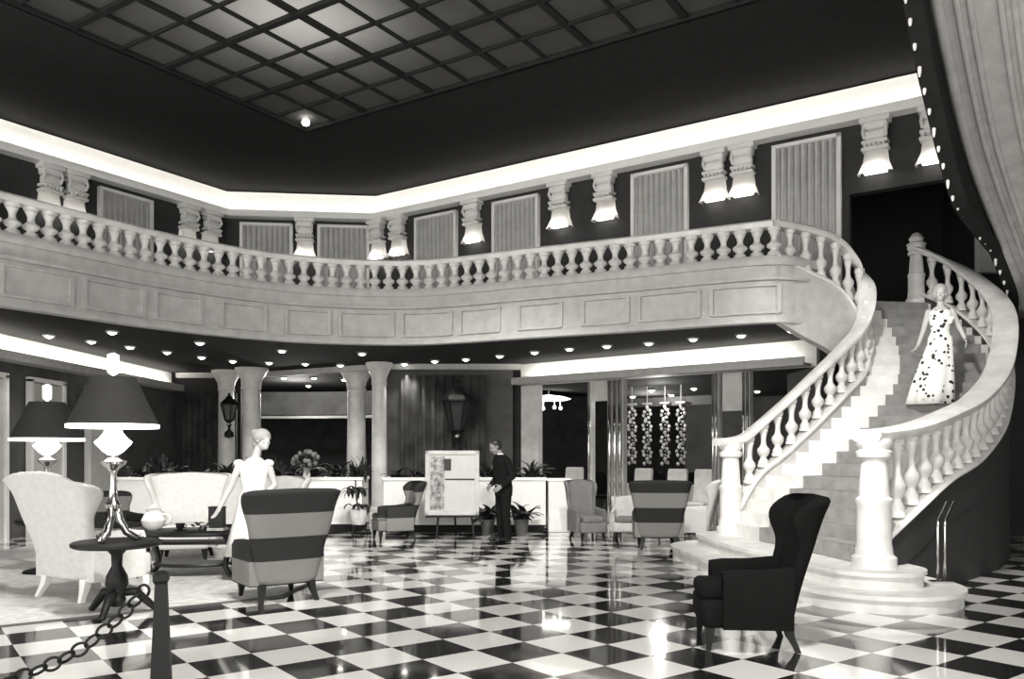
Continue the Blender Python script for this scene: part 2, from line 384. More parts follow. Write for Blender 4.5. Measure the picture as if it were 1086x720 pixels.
for i in range(1, 14):
    q = .75*i
    if q < AM: bar(g1 if i % 2 == 0 else g2, (q, 0), (q, BM), .10 if i % 2 == 0 else .045, .04, .10 if i % 2 == 0 else .085)
    if q < BM: bar(g1 if i % 2 == 0 else g2, (0, q), (AM, q), .10 if i % 2 == 0 else .045, .045, .102 if i % 2 == 0 else .09)
g1.build('main_grid_bar', 'black', sk); g2.build('fine_grid_bar', 'black', sk)
pt = ab(.35, .35, ZC-.04)
o = MB().lathe([(.02, .1), (.06, .09), (.07, .04), (.05, 0), (.01, -.01)], n=12).build('ceiling_spot', 'bulb', None, True, pt); tag(o, 'small bright ceiling spot at the near corner of the grid', 'light')

# ------------------------------------------------------------------ ground storey walls
G0, G1 = V((.2, 18.85, 0)), V((5.5, 14.35, 0))             # shop wall under the right gallery
gd = (G1-G0).normalized(); gn = V((gd.y, -gd.x, 0))        # gn points into the lobby
grz = math.atan2(gd.y, gd.x)
struct(wallbox(MB(), G0, G1, 2.98, ZS).build('wall_shopfront', 'white'), 'white bulkhead above the shop openings')
struct(wallbox(MB(), V((-3.0, 18.9, 0)), V((.02, 18.9, 0)), 0, ZS).build('wall_centre', 'mid'), 'grey wall behind the easel')
struct(wallbox(MB(), V((-8.55, 12, 0)), V((-8.55, 21.2, 0)), 0, ZS).build('wall_lounge', 'mid'), 'grey wall at the left under the gallery')
struct(wallbox(MB(), V((-8.55, 21.2, 0)), V((-6.9, 21.2, 0)), 0, ZS).build('wall_curtain', 'dark'), 'dark wall behind the curtain')
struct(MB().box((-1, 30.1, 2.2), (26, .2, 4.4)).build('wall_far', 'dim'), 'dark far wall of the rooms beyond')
struct(MB().box((-13.5, 18, 2.2), (.2, 25, 4.4)).build('wall_outer', 'dark'), 'dark outer wall at the far left')
struct(MB().box((9.0, 15, 3.7), (.2, 34, 7.4)).build('wall_stair_side', 'dark'), 'dark wall at the right of the stairs')
struct(MB().box((7.2, 17.3, 5.4), (3.6, .2, 4.0)).build('wall_landing', 'dark'), 'dark wall behind the stair landing')
struct(wallbox(MB(), V((5.5, 14.35, 0)), V((5.55, 16.2, 0)), 0, ZS).build('wall_stair_back', 'dark'), 'dark wall closing the shop front by the stairs')
# crown moulding at the back edge of the soffit
struct(MB().sweep([(-8.4, 20.9, ZS-.12), (-6.5, 20.9, ZS-.12), (-3.0, 18.8, ZS-.12), (.2, 18.8, ZS-.12)], [(-.08, 0), (.06, 0), (.1, .12), (-.08, .12)]).build('trim_3', 'plaster'), 'pale moulding along the back of the dark soffit')
def trough(name, a, b, into, label, z, proj):
    d = (b-a).normalized(); L = (b-a).length
    r = thing(name, label, 'light', (a.x, a.y, z), math.atan2(d.y, d.x))
    s = 1 if V((d.y, -d.x, 0)).dot(into) > 0 else -1
    MB().box((L/2, -s*proj/2, 0), (L, proj, .05)).box((L/2, -s*proj, .05), (L, .05, .15), bev=.01).build('lip', 'sill', r)
    MB().box((L/2, -s*proj*.55, .06), (L-.6, .08, .05), bev=.02).build('tube', 'strip', r)
    return r
trough('cove_trough', G0+gd*.0, G1-gd*.35, gn, 'long brightly lit cove above the shop openings on the right', 3.0, .32)
trough('cove_trough', V((-8.54, 12.2, 0)), V((-8.54, 20.9, 0)), V((1, 0, 0)), 'brightly lit cove along the left lounge wall', 3.02, .3)
struct(MB().box((-8.535, 16.5, 3.25), (.03, 8.7, .4)).build('trim_4', 'white'), 'white band above the left cove')
# door panels on the left lounge wall
for i, y in enumerate((13.4, 15.2, 17.2)):
    r = bpy.data.objects.new('door_%d' % (8+i), None); COL.objects.link(r); r.location = (-8.53, y, 0)
    struct(r, 'pale panelled door on the left lounge wall, %s from the front' % ORD[i])
    MB().box((.03, 0, 1.35), (.06, 1.0, 2.7)).build('door_leaf', 'panel', r)
    MB().box((.05, -.54, 1.38), (.1, .08, 2.76)).box((.05, .54, 1.38), (.1, .08, 2.76)).box((.05, 0, 2.76), (.1, 1.16, .08)).build('door_frame', 'white', r)
# far lounge beyond the columns: frieze, ceiling line
struct(MB().sweep(crom([(-12, 25, 0), (-8.5, 25.6, 0), (-5, 25.4, 0), (-3.2, 24.2, 0)], 24), [(-.1, 2.6), (.1, 2.6), (.1, 3.3), (-.1, 3.3)]).build('trim_5', 'frieze', None, 30), 'curved grey frieze in the room behind the columns')
struct(MB().sweep(crom([(-12, 24.9, 0), (-8.5, 25.4, 0), (-5, 25.2, 0), (-3.4, 24.1, 0)], 24), [(-.1, 2.48), (.1, 2.48), (.1, 2.56), (-.1, 2.56)]).build('trim_6', 'sill', None, 30), 'pale edge below the curved frieze')

# curtain
cu = MB(); rs = []
for z in (0.02, 1.5, 2.96):
    rs.append([V((-8.3+1.35*j/48, 21.0+.05*math.sin(j*1.05)-.02*(1-z/3), z)) for j in range(49)]+[V((-8.3+1.35*j/48, 21.08+.05*math.sin(j*1.05), z)) for j in range(48, -1, -1)])
cu.rings(rs); tag(cu.build('curtain', 'curtain', None, True), 'long dark pleated curtain left of the columns', 'curtain')
cu = MB(); rs = []
for z in (0.02, 1.5, 3.2):
    rs.append([V((-2.5+1.9*j/64, 18.72+.05*math.sin(j*.95), z)) for j in range(65)]+[V((-2.5+1.9*j/64, 18.8+.05*math.sin(j*.95), z)) for j in range(64, -1, -1)])
cu.rings(rs); tag(cu.build('curtain', 'curtain', None, True), 'dark pleated hanging behind the wall lantern and easel', 'curtain')

# columns
def column(x, y, rad, label, top=ZS-.12):
    r = thing('column', label, 'column', (x, y, 0), 0, 'white columns under the gallery')
    MB().lathe([(rad*1.35, 0), (rad*1.35, .12), (rad*1.2, .15), (rad*1.25, .22), (rad*1.05, .27)], n=24).build('base', 'stone', r, 40)
    MB().lathe([(rad, .26), (rad*1.0, 1.2), (rad*.9, top-.5)], n=24).build('shaft', 'stone', r, 40)
    MB().lathe([(rad*.9, top-.5), (rad*1.05, top-.47), (rad*.95, top-.43), (rad*1.05, top-.3), (rad*1.5, top-.12), (rad*1.75, top-.06), (rad*1.75, top)], n=24).build('capital', 'stone', r, 40)
CY = 19.6
column((240-CX)/F*20.2, 20.2, .2, 'white column behind the lantern, leftmost of the four', ZS-.01)
column((267-CX)/F*CY, CY, .22, 'white column directly behind the woman in white', ZS-.01)
column((378-CX)/F*20.0, 20.0, .23, 'thick white column left in the middle pair', ZS-.01)
column((403-CX)/F*18.5, 18.4, .17, 'slim white column right in the middle pair, beside grey wall', ZS-.01)
# shopfront posts
def ws(px): return onwall(px, G0, G1)[0]
def wb(px, back): return onwall(px, G0-gn*back, G1-gn*back)[0]
def post(px0, px1, label, flutes, m='stone', z0=0, z1=2.97):
    p0, p1 = ws(px0), ws(px1); c = (p0+p1)/2-gn*.1; w = (p1-p0).length*.92
    r = thing('fluted_post' if flutes else 'pilaster', label, 'column', (c.x, c.y, 0), grz, 'posts along the shop front')
    b = MB().box((0, 0, (z0+z1)/2), (w, .16, z1-z0), bev=.01); b.build('shaft', m, r)
    if flutes:
        for j in range(flutes):
            MB().tube([(-w/2+w*(j+.5)/flutes, -.1, z0+.02), (-w/2+w*(j+.5)/flutes, -.1, z1-.02)], w/flutes*.36, 8).build('flute', 'chrome', r, True)
    else:
        MB().box((0, -.02, z0+.08), (w*1.06, .2, .16), bev=.01).build('foot', m, r)
post(551, 571, 'broad white pilaster right of the dark suited man', 0)
post(622.5, 626.5, 'thin pale post left of the mirrored shop window', 1)
post(643, 661, 'wide fluted metal post in the middle of the shop front', 3, 'sill')
post(754, 762, 'fluted post just left of the stair handrail', 2, 'sill')
post(786, 795, 'fluted post behind the rising stair handrail', 2, 'sill')
for px0, px1, z0, lb in ((627.5, 642, 2.55, 'short pale panel over the mirrored window'), (764, 785, 2.25, 'pale panel over the dark arch behind the handrail')):
    p0, p1 = ws(px0), ws(px1); c = (p0+p1)/2-gn*.12
    struct(MB().box((c.x, c.y, (z0+2.97)/2), ((p1-p0).length, .08, 2.97-z0), grz).build('trim_%d' % (7 if px0 < 700 else 8), 'panel'), lb)
p0, p1 = ws(532), ws(548); c = (p0+p1)/2-gn*.1
struct(MB().box((c.x, c.y, 1.49), (.5, .12, 2.97), grz).build('trim_9', 'dark'), 'dark strip of wall left of the white pilaster')
# restaurant beyond
bw0 = ws(560)-gn*7.2; bw1 = ws(830)-gn*7.2
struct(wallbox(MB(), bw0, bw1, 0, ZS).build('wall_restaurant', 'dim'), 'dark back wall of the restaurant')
f0 = wb(655, 2.2); f1 = wb(757, 2.2)
struct(wallbox(MB(), f0, f1, 2.52, 2.72, .1).build('trim_10', 'frieze'), 'grey beam carrying the beaded screens')

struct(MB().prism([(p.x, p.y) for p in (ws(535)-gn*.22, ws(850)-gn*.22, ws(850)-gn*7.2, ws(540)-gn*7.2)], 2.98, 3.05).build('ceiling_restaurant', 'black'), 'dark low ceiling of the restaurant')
# hanging beaded strands
for i, px in enumerate((670, 686, 705, 722)):
    p = wb(px, 2.1); r = thing('beaded_strand', 'twisted hanging bead screen in the restaurant, %s from the left' % ORD[i], 'screen', (p.x, p.y, 1.15), grz, 'bead screens in the restaurant')
    a, b, c_ = MB(), MB(), MB()
    for j in range(16):
        z = 1.36-j*.085
        a.ball((.10*math.sin(j*.9), .0, z), .044, 6, 4); b.ball((-.10*math.sin(j*.9), .02, z-.03), .044, 6, 4)
        c_.ball((0, .02, z), .02, 5, 4)
    MB().box((0, .01, 1.43), (.24, .08, .05), bev=.01).tube([(0, .01, 1.4), (0, .01, 1.83)], .012, 6).build('hanger', 'sill', r)
    a.build('bead_string', 'crystal', r, True); b.build('bead_string', 'crystal', r, True); c_.build('centre_string', 'crystal', r, True)
# tables with white cloths
def dining_table(p, label, w=.8):
    r = thing('dining_table', label, 'table', (p.x, p.y, 0), random.random(), 'restaurant tables with white cloths')
    MB().lathe([(.25, 0), (.25, .03), (.04, .06), (.04, .7)], n=12).build('pedestal', 'wood', r, 40)
    rs = []
    for z, k in ((.34, 1.06), (.55, 1.03), (.74, 1.0), (.755, .97)):
        rs.append([V((w/2*k*math.copysign(abs(math.cos(a))**.35, math.cos(a))*(1+.03*math.sin(9*a)*(z < .6)), w/2*k*math.copysign(abs(math.sin(a))**.35, math.sin(a))*(1+.03*math.sin(9*a)*(z < .6)), z)) for a in [2*PI*j/48+.01 for j in range(48)]])
    MB().rings(rs).build('tablecloth', 'cloth', r, 50)
dining_table(wb(606, 1.5), 'white clothed dining table in the dark shop opening')
dining_table(wb(677, 1.5), 'white clothed dining table under the left bead screens', .9)
dining_table(wb(729, 1.5), 'white clothed dining table under the right bead screens', .9)
def side_chair(p, rz, label, m='fabd'):
    r = thing('dining_chair', label, 'chair', (p.x, p.y, 0), rz, 'restaurant chairs')
    MB().box((0, 0, .45), (.45, .45, .07), bev=.03).build('seat', m, r)
    rs = []
    for z, w in (((.5, .3), (.7, .42), (.85, .44), (.95, .36), (1.0, .2)) if m == 'fabd' else ((.2, .46), (.5, .45), (.8, .43), (1.08, .42), (1.13, .38))):
        rs.append([V((w/2*x, .21+y*.04+.08*(z-.5), z)) for x, y in ((-1, -1), (1, -1), (1, 1), (-1, 1))])
    MB().rings(rs).build('backrest', m, r, 40)
    for sx in (-1, 1):
        for sy in (-1, 1): MB().tube([(sx*.19, sy*.19, .42), (sx*.2, sy*.21, 0)], [.022, .015], 6).build('leg', 'wood', r)
side_chair(wb(733, 2.6), grz+.2, 'dark round backed dining chair by the right white table')
side_chair(wb(704, 2.8), grz+PI-.2, 'dark round backed dining chair between two white tables')
side_chair(wb(641, 1.5), grz+1.2, 'dark round backed dining chair beside the fluted post')
for px, bk, dr, lb in ((604, .55, .15, 'white covered dining chair in the dark shop opening'), (675, .5, -.1, 'white covered dining chair under the left bead screens'),
                       (713, .5, .05, 'left white covered dining chair of the pair by the newel post'), (741, .5, -.02, 'right white covered dining chair of the pair by the newel post')):
    side_chair(wb(px, bk), grz+PI+dr+PI, lb, 'cloth')
# ceiling lamp in the dark opening
p = at(582, 424, 20.5)
r = thing('chandelier', 'wide dim ceiling lamp with small bulbs in the dark opening', 'lamp', (p.x, p.y, p.z))
MB().lathe([(.02, .45+ZS-.45-p.z-.02), (.02, .1)], n=8).build('stem', 'brass', r)
MB().lathe([(.05, .12), (.35, .08), (.55, .02), (.45, -.01), (.1, -.02)], n=24).build('dish', 'glass', r, 40)
for j in range(4): MB().ball((.32*math.cos(j*1.57+.4), .32*math.sin(j*1.57+.4), -.2), .045, 8, 6).tube([(.32*math.cos(j*1.57+.4), .32*math.sin(j*1.57+.4), -.16), (.3*math.cos(j*1.57+.4), .3*math.sin(j*1.57+.4), .02)], .01, 5).build('bulb', 'glass', r, True)

# wall lanterns
def lantern(p, label, s=1.0, m='iron'):
    r = thing('wall_lantern', label, 'lantern', tuple(p), 0, 'dark wall lanterns'); r.scale = (s, s, s)
    cage = MB()
    for j in range(6):
        a = 2*PI*j/6; cage.tube([(.13*math.cos(a), .13*math.sin(a), 0), (.26*math.cos(a), .26*math.sin(a), .5)], .018, 5)
    cage.lathe([(.13, -.02), (.15, 0), (.15, .02), (.12, .03)], n=6).lathe([(.25, .48), (.28, .5), (.28, .53), (.25, .54)], n=6)
    cage.build('cage', m, r)
    MB().lathe([(.11, .02), (.235, .48)], n=6).build('glass_pane', 'dark' if s > 1 else 'frieze', r)
    MB().lathe([(.29, .53), (.24, .6), (.12, .7), (.09, .76), (.04, .78), (.05, .82), (.01, .88)], n=6).build('roof', m, r)
    MB().lathe([(.12, -.02), (.05, -.08), (.08, -.13), (.04, -.2), (.05, -.3), (.14, -.36), (.16, -.5), (.02, -.55)], n=10).build('stem', m, r, 40)
    MB().tube([(0, 0, -.35), (0, .25, -.5), (0, .36, -.45)], .03, 6).build('wall_arm', m, r)
    MB().ball((0, -.05, -.1), .05, 8, 6).build('glint_ball', 'chrome', r, True)
lantern(at(485, 456, 18.35), 'large dark lantern on the grey wall above the easel', 1.25)
lantern(at(243, 446, 19.6), 'dark glass lantern beside the leftmost column', .75)

# recessed downlights
front = [(52, 355), (119, 351), (212, 362.5), (299, 371), (384, 374), (461, 382), (494, 380), (530, 376.5), (567, 372.5), (604, 369), (643.5, 366), (688, 363), (735, 358.5), (786, 354.5), (840, 349.5)]
back = [(97, 361), (138, 367), (177, 372.5), (214, 378), (247, 382), (285.5, 383.7), (324, 385), (361, 386.3), (399, 387.3), (429, 385)]
room = [(301, 400), (333, 400), (327, 408.5), (365, 402), (671, 420), (691, 413), (712, 418), (736, 411), (803, 414)]
dl = None; DLP = []
for rows, txt in ((front, 'small round downlight in the soffit row nearest the gallery front, %s from left'), (back, 'small round downlight in the soffit row behind, left wall to easel, %s from left'), (room, 'small round downlight in the darker rooms behind, %s from left')):
    for i, (x, y) in enumerate(sorted(rows)):
        p = atz(x, y, ZS-.002)
        if x > 600 and rows is room: p = atz(x, y, 2.975)
        if dl is None:
            dl = thing('downlight', txt % ORD[0], 'light', tuple(p), 0, 'recessed downlights under the gallery')
            MB().lathe([(.075, 0), (.1, 0), (.1, -.025), (.075, -.03)], n=16).build('trim_ring', 'sill', dl, 30)
            MB().lathe([(.001, -.005), (.075, -.005), (.06, -.04), (.02, -.06), (.001, -.062)], n=14).build('lens', 'spot', dl, 30)
        else:
            o = dup(dl, None, tuple(p)); o['label'] = txt % ORD[i]
        DLP.append(p)

# ------------------------------------------------------------------ grand staircase
inner_k = [(3.07, 11.7, .33), (3.46, 11.87, .88), (3.9, 11.98, 1.22), (4.34, 12.1, 1.6), (4.83, 12.3, 2.05), (5.26, 12.6, 2.45), (5.47, 12.95, 2.95), (5.55, 13.35, 3.4), (5.55, 13.8, 3.95)]
outer_k = [(3.65, 8.4, .33), (4.25, 8.82, .68), (4.81, 9.3, .95), (5.57, 10.0, 1.2), (6.37, 10.9, 1.66), (7.1, 12.0, 2.42), (7.38, 12.8, 2.98), (7.3, 13.6, 3.55), (6.84, 14.1, 3.95)]
def by_z(keys, z):
    for i in range(len(keys)-1):
        if keys[i+1][2] >= z: break
    c = KC[id(keys)]; best = min(c, key=lambda q: abs(q.z-z)); return best
KC = {id(inner_k): crom(inner_k, 600), id(outer_k): crom(outer_k, 600)}
st = thing('staircase', 'grand curved white staircase with baluster rails and a dark carpet runner', 'staircase')
PA, PB = V((3.07, 11.7, 0)), V((3.65, 8.4, 0))
def stadium(r, ext=1.2):
    d = (PB-PA).normalized(); nrm = V((-d.y, d.x, 0)) if V((-d.y, d.x, 0)).x < 0 else V((d.y, -d.x, 0))   # nrm faces away from the flight
    out = []
    a0 = math.atan2(nrm.y, nrm.x)
    for j in range(25):                                     # round end at PA
        a = a0-PI*1.0*j/24+0; out.append((PA.x+r*math.cos(a), PA.y+r*math.sin(a)))
    out2 = []
    for j in range(25):
        a = a0+PI*j/24; out2.append((PB.x+r*math.cos(a), PB.y+r*math.sin(a)))
    # bow the front a little towards the room
    fr = [(PA.lerp(PB, t)+nrm*(r+.12*math.sin(PI*t))) for t in [j/12 for j in range(1, 12)]]
    return out[::-1]+[(p.x, p.y) for p in fr]+out2
for z1, z0, r_ in ((.165, 0, .80), (.33, .165, .45)):
    s_ = MB().prism(stadium(r_), z0, z1-.04).prism(stadium(r_+.03), z1-.04, z1)
    s_.build('bottom_step', 'stone', st, 30)
NS = 22; ri = (3.95-.33)/NS
carp = []
for k in range(NS):
    z = .33+ri*k; zt = z+ri
    a0, b0 = by_z(inner_k, z), by_z(outer_k, z); a1, b1 = by_z(inner_k, zt), by_z(outer_k, zt)
    if k == NS-1: a1, b1 = V((5.6, 13.95, 0)), V((6.95, 14.3, 0))
    # lengthen each tread under the next one
    e = .12
    q = [(a0.x, a0.y), (b0.x, b0.y), (b1.x+(b1.x-b0.x)*e, b1.y+(b1.y-b0.y)*e), (a1.x+(a1.x-a0.x)*e, a1.y+(a1.y-a0.y)*e)]
    MB().prism(q, max(0, z-.25), zt).build('step', 'stone', st)
    A0, B0, A1, B1 = V(q[0]+(0,)), V(q[1]+(0,)), V(q[3]+(0,)), V(q[2]+(0,))
    u0, u1 = .27, .90
    fwd = ((A1-A0)+(B1-B0)).normalized()*-.015
    cp = MB()
    c0, c1, c2, c3 = A0.lerp(B0, u0)+fwd, A0.lerp(B0, u1)+fwd, A1.lerp(B1, u1), A1.lerp(B1, u0)
    cp.prism([c0, c1, c2, c3], zt, zt+.012)
    cp.ribbon([c0, c1], z+.005, zt+.012, .02)
    cp.build('carpet_tread', 'carpet', st)
MB().prism([(5.45, 13.85), (7.0, 14.05), (7.5, 14.1), (8.88, 13.7), (8.88, 17.18), (5.4, 17.18)], 3.80, 3.95).build('landing', 'carpet', st)
ci = crom(inner_k, 60); co = crom(outer_k, 70)
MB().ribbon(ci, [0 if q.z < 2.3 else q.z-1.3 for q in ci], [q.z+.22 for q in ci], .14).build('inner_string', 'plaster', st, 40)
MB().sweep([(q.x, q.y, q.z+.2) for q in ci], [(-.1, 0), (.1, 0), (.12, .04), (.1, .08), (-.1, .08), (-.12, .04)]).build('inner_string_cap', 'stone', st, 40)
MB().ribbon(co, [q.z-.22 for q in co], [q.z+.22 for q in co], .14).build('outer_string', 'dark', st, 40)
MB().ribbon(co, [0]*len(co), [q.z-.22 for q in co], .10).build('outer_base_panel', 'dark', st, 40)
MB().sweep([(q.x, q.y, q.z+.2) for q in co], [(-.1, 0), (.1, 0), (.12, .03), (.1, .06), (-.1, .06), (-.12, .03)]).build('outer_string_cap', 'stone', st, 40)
# inner handrail rises, turns the corner and runs into the gallery rail
ir = [(2.86, 11.62, 1.57), (3.07, 11.7, 1.58), (3.28, 11.8, 1.63), (3.46, 11.87, 1.76), (3.9, 11.98, 2.12), (4.34, 12.1, 2.5), (4.83, 12.3, 2.92), (5.27, 12.6, 3.32), (5.46, 12.8, 3.75), (5.48, 12.97, 4.17), (5.24, 12.98, 4.52), (4.91, 12.86, 4.72), (4.42, 12.68, 4.81), (3.93, 12.5, ZR-.105)]
irs = crom(ir, 110)
MB().sweep(irs, RAILP).build('inner_handrail', 'stone', st, 40)
orl = [(3.53, 8.31, 1.60), (3.65, 8.4, 1.60), (4.2, 8.8, 1.67), (4.81, 9.3, 1.82), (5.57, 10.0, 2.07), (6.37, 10.9, 2.53), (7.1, 12.0, 3.29), (7.38, 12.8, 3.85), (7.3, 13.6, 4.42), (6.84, 14.1, 4.86)]
ors = crom(orl, 110)
MB().sweep(ors, [(-.13, 0), (.13, 0), (.16, .04), (.16, .08), (.11, .115), (-.11, .115), (-.16, .08), (-.16, .04)]).build('outer_handrail', 'stone', st, 40)
def base_under(q, keys):
    c = KC[id(keys)]; b = min(c, key=lambda p: (p.x-q.x)**2+(p.y-q.y)**2+.3*(p.z+.95-q.z)**2); return b
cs = crom([(3.93, 12.52, 4.40), (4.42, 12.70, 4.22), (4.91, 12.88, 4.05), (5.24, 13.0, 3.8), (5.46, 12.99, 3.45), (5.44, 12.82, 3.1), (5.27, 12.63, 2.7)], 40)
n = int(clen(irs)/.27)
for q in crom(ir, n)[2:-1]:
    b = base_under(q, inner_k); zb = b.z+.28
    if q.z > 4.0:
        zb = min(cs, key=lambda p: (p.x-q.x)**2+(p.y-q.y)**2+.3*(p.z+.7-q.z)**2).z+.03
    if q.z-zb > .2: baluster(st, (q.x, q.y, zb), q.z-zb+.02, 1.15)
n = int(clen(ors)/.27)
for q in crom(orl, n)[2:]:
    b = base_under(q, outer_k); zb = b.z+.26
    if q.z-zb > .2: baluster(st, (q.x, q.y, zb), q.z-zb+.02, 1.15)
MB().ribbon(cs, [q.z-(.95+.12*min(1, i/20)) for i, q in enumerate(cs)], [q.z for q in cs], .14).build('corner_string', 'plaster', st, 40)
MB().sweep([(q.x, q.y, q.z-.02) for q in cs], [(-.1, 0), (.1, 0), (.12, .03), (.1, .06), (-.1, .06), (-.12, .03)]).build('corner_string_cap', 'stone', st, 40)
def newel(x, y, z0, z1, w):
    MB().lathe([(w*1.3, 0), (w*1.3, .1), (w*1.1, .13), (w*1.05, .2), (w, .24), (w, (z1-z0)*.48), (w*1.08, (z1-z0)*.5), (w*1.08, (z1-z0)*.53), (w*.9, (z1-z0)*.55), (w*.78, (z1-z0)*.78), (w*.72, (z1-z0)*.84), (w*1.0, (z1-z0)*.86), (w*1.05, (z1-z0)*.9), (w*.85, (z1-z0)*.92), (w*1.1, (z1-z0)*.96), (w*1.1, z1-z0)], n=20).build('newel_post', 'stone', st, 40, (x, y, z0))
newel(3.65, 8.4, .33, 1.62, .165)
newel(3.07, 11.7, .33, 1.60, .15)
newel(6.84, 14.1, 3.95, 4.95, .13)
MB().lathe([(.14, 0), (.16, .04), (.1, .08), (.12, .14), (.06, .22), (.01, .24)], n=14).build('newel_cap', 'stone', st, 40, (6.84, 14.1, 4.95))
# thin metal side rail by the stair foot
pa = fl(998, 622); pa.z = .0
r = thing('side_rail', 'thin bright metal rail rising beside the stair foot', 'rail', (4.30, 8.42, .166))
for dx in (0, .09):
    MB().tube([(dx, dx*.4, .0), (dx, dx*.4, .56), (dx+.02, dx*.4+.02, .63), (dx+.22, dx*.4+.25, .80)], .014, 8).build('rail_tube', 'chrome', r, True)
MB().box((.045, .02, .01), (.2, .12, .02), bev=.004).build('foot_plate', 'chrome', r)

# ------------------------------------------------------------------ upper flight overhead at the right
up = thing('upper_flight', 'underside of an upper stair flight crossing the top right corner', 'staircase')
ul = crom([(8.25, 13.75, 3.80), (7.9, 13.15, 3.97), (7.38, 12.5, 4.23), (5.83, 10.8, 5.26), (4.6, 9.2, 6.2), (3.9, 8.2, 6.85)], 30)
wd = V((.74, -.67, 0))*1.9
MB().rings([[V(p), V(p)+wd, V(p)+wd+V((0, 0, .12)), V(p)+V((0, 0, .12))] for p in ul]).build('soffit', 'plaster', up, 40)
for q in (.12, .3, .42, .7, .82, 1.1, 1.3, 1.6):
    MB().tube([V(p)+wd.normalized()*q+V((0, 0, -.01)) for p in ul], .035 if int(q*100) % 4 else .06, 8).build('soffit_moulding', 'plaster', up, True)
sd = [.02+.60*min(1, max(0, (i-8)/8)) for i in range(30)]
MB().ribbon(ul, [p.z-sd[i] for i, p in enumerate(ul)], [p.z+.34 for p in ul], .1).build('string', 'black', up, 40)
MB().sweep([(p.x, p.y, p.z-.04-sd[i]) for i, p in enumerate(ul)], [(-.09, 0), (.09, 0), (.09, .07), (-.09, .07)]).build('string_edge', 'black', up, 40)
MB().sweep([(p.x, p.y, p.z+.92) for p in ul], RAILP).build('handrail', 'dark', up, 40)
for q in crom([tuple(p) for p in ul], 22)[1:-1]:
    baluster(up, (q.x, q.y, q.z+.34), .6, 1.0)
for i, q in enumerate(crom([tuple(p) for p in ul], 26)[3:-1]):  # white drops shaped to stand in for bright glints on the balusters
    t = V((-.085, -.05, 0)); h_ = .045+.03*(i % 3 == 0)
    MB().ball((0, 0, 0), .026, 8, 6, (.8, .8, h_/.02)).ball((0, 0, h_*1.6), .03, 8, 6, (1, 1, .7)).build('glint_drop', 'white', up, True, (q.x-.10, q.y-.05, q.z-sd[min(29, int((i+3)*29/25))]))
for k in range(1, 15):
    p = ul[k*2-1]; MB().prism([(p+wd*.03)[:2], (p+wd)[:2], (p+wd+V((-.25, -.28, 0)))[:2], (p+wd*.03+V((-.25, -.28, 0)))[:2]], p.z+.22, p.z+.38).build('step', 'dark', up)
struct(MB().box((8.56, 14.7, 5.15), (.72, .15, 1.04)).build('trim_11', 'plaster'), 'pale wall panel behind the landing at the right edge')

# ------------------------------------------------------------------ planters and plants
def planter(x0, x1, y0, label):
    r = thing('planter', label, 'planter', ((x0+x1)/2, y0+.35, 0)); w = x1-x0
    MB().box((0, 0, .07), (w-.06, .64, .14)).build('plinth', 'black', r)
    MB().box((0, -.31, .55), (w, .06, .82)).box((0, .31, .55), (w, .06, .82)).box((-w/2+.03, 0, .55), (.06, .6, .82)).box((w/2-.03, 0, .55), (.06, .6, .82)).build('wall', 'white', r)
    MB().box((0, -.31, .98), (w+.04, .12, .06), bev=.012).box((0, .31, .98), (w+.04, .12, .06), bev=.012).build('coping', 'white', r)
    MB().box((0, 0, .88), (w-.1, .56, .04)).build('soil', 'black', r)
    return r
planter(-7.4, -2.78, 15.45, 'long low white planter wall behind the lounge chairs')
planter(-2.36, .62, 15.3, 'low white planter wall behind the easel and the dark suited man')
r = thing('plinth_block', 'plain white block at the right end of the planter by the dark suited man', 'plinth', (.87, 15.55, 0))
MB().box((0, 0, .47), (.4, .4, .94), bev=.01).build('body', 'white', r); MB().box((0, 0, .96), (.45, .45, .05), bev=.012).build('top_slab', 'white', r)
def leafmesh(seed, n, h, spread, width, up_=.6, wob=.3):
    rnd = random.Random(seed); m = MB()
    for i in range(n):
        a = rnd.uniform(0, 2*PI); l = h*rnd.uniform(.6, 1.1); el = rnd.uniform(up_-.35, up_+.6); d = V((math.cos(a), math.sin(a), 0)); side = V((-d.y, d.x, 0))
        p = V((rnd.uniform(-.12, .12), rnd.uniform(-.1, .1), 0)); rs = []; e = el
        for k in range(6):
            t = k/5; wv = width*math.sin(PI*(.12+.86*t))*1.0
            rs.append([p-side*wv, p+V((0, 0, .012)), p+side*wv]); p = p+(d*math.cos(e)*spread+V((0, 0, math.sin(e))))*l/5; e -= wob
        m.rings(rs, cap=False, closed=False)
    return m
kinds = [(11, 60, .52, .75, .035, .9, .32), (12, 70, .46, .75, .05, .7, .3), (13, 55, .64, .5, .03, 1.15, .22)]
kl = ['spiky dark fern', 'broad leaved dark bush', 'tall grassy dark plant']
pm = []
xs = [-7.1+i*.42 for i in range(11)]+[-2.1+i*.42 for i in range(7)]
for i, x in enumerate(xs):
    k = (i*2+i//3) % 3; y = 15.8+.08*math.sin(i*2.3) if x < -2.7 else 15.65+.06*math.sin(i*1.7)
    lab = '%s in the %s planter, %s plant from its left end' % (kl[k], 'long left' if i < 11 else 'shorter right', ORD[i if i < 11 else i-11])
    r = thing('potted_fern', lab, 'plant', (x, y, .9), i*1.3, 'dark plants in the white planters')
    if len([q for q in pm if q[0] == k]) == 0:
        f = leafmesh(*kinds[k]).build('foliage', 'leaf', r, True, recalc=False)
        s_ = MB()
        for j in range(4): s_.tube([(.03*math.cos(j*1.6), .03*math.sin(j*1.6), 0), (.06*math.cos(j*1.6), .06*math.sin(j*1.6), .2)], .012, 5)
        t = s_.build('stem', 'leaf', r); pm.append((k, f, t))
    else:
        _, f, t = [q for q in pm if q[0] == k][0]
        for o in (f, t): c = o.copy(); COL.objects.link(c); c.parent = r
    r.scale = (1, 1, .85+.25*((i*7) % 5)/4)
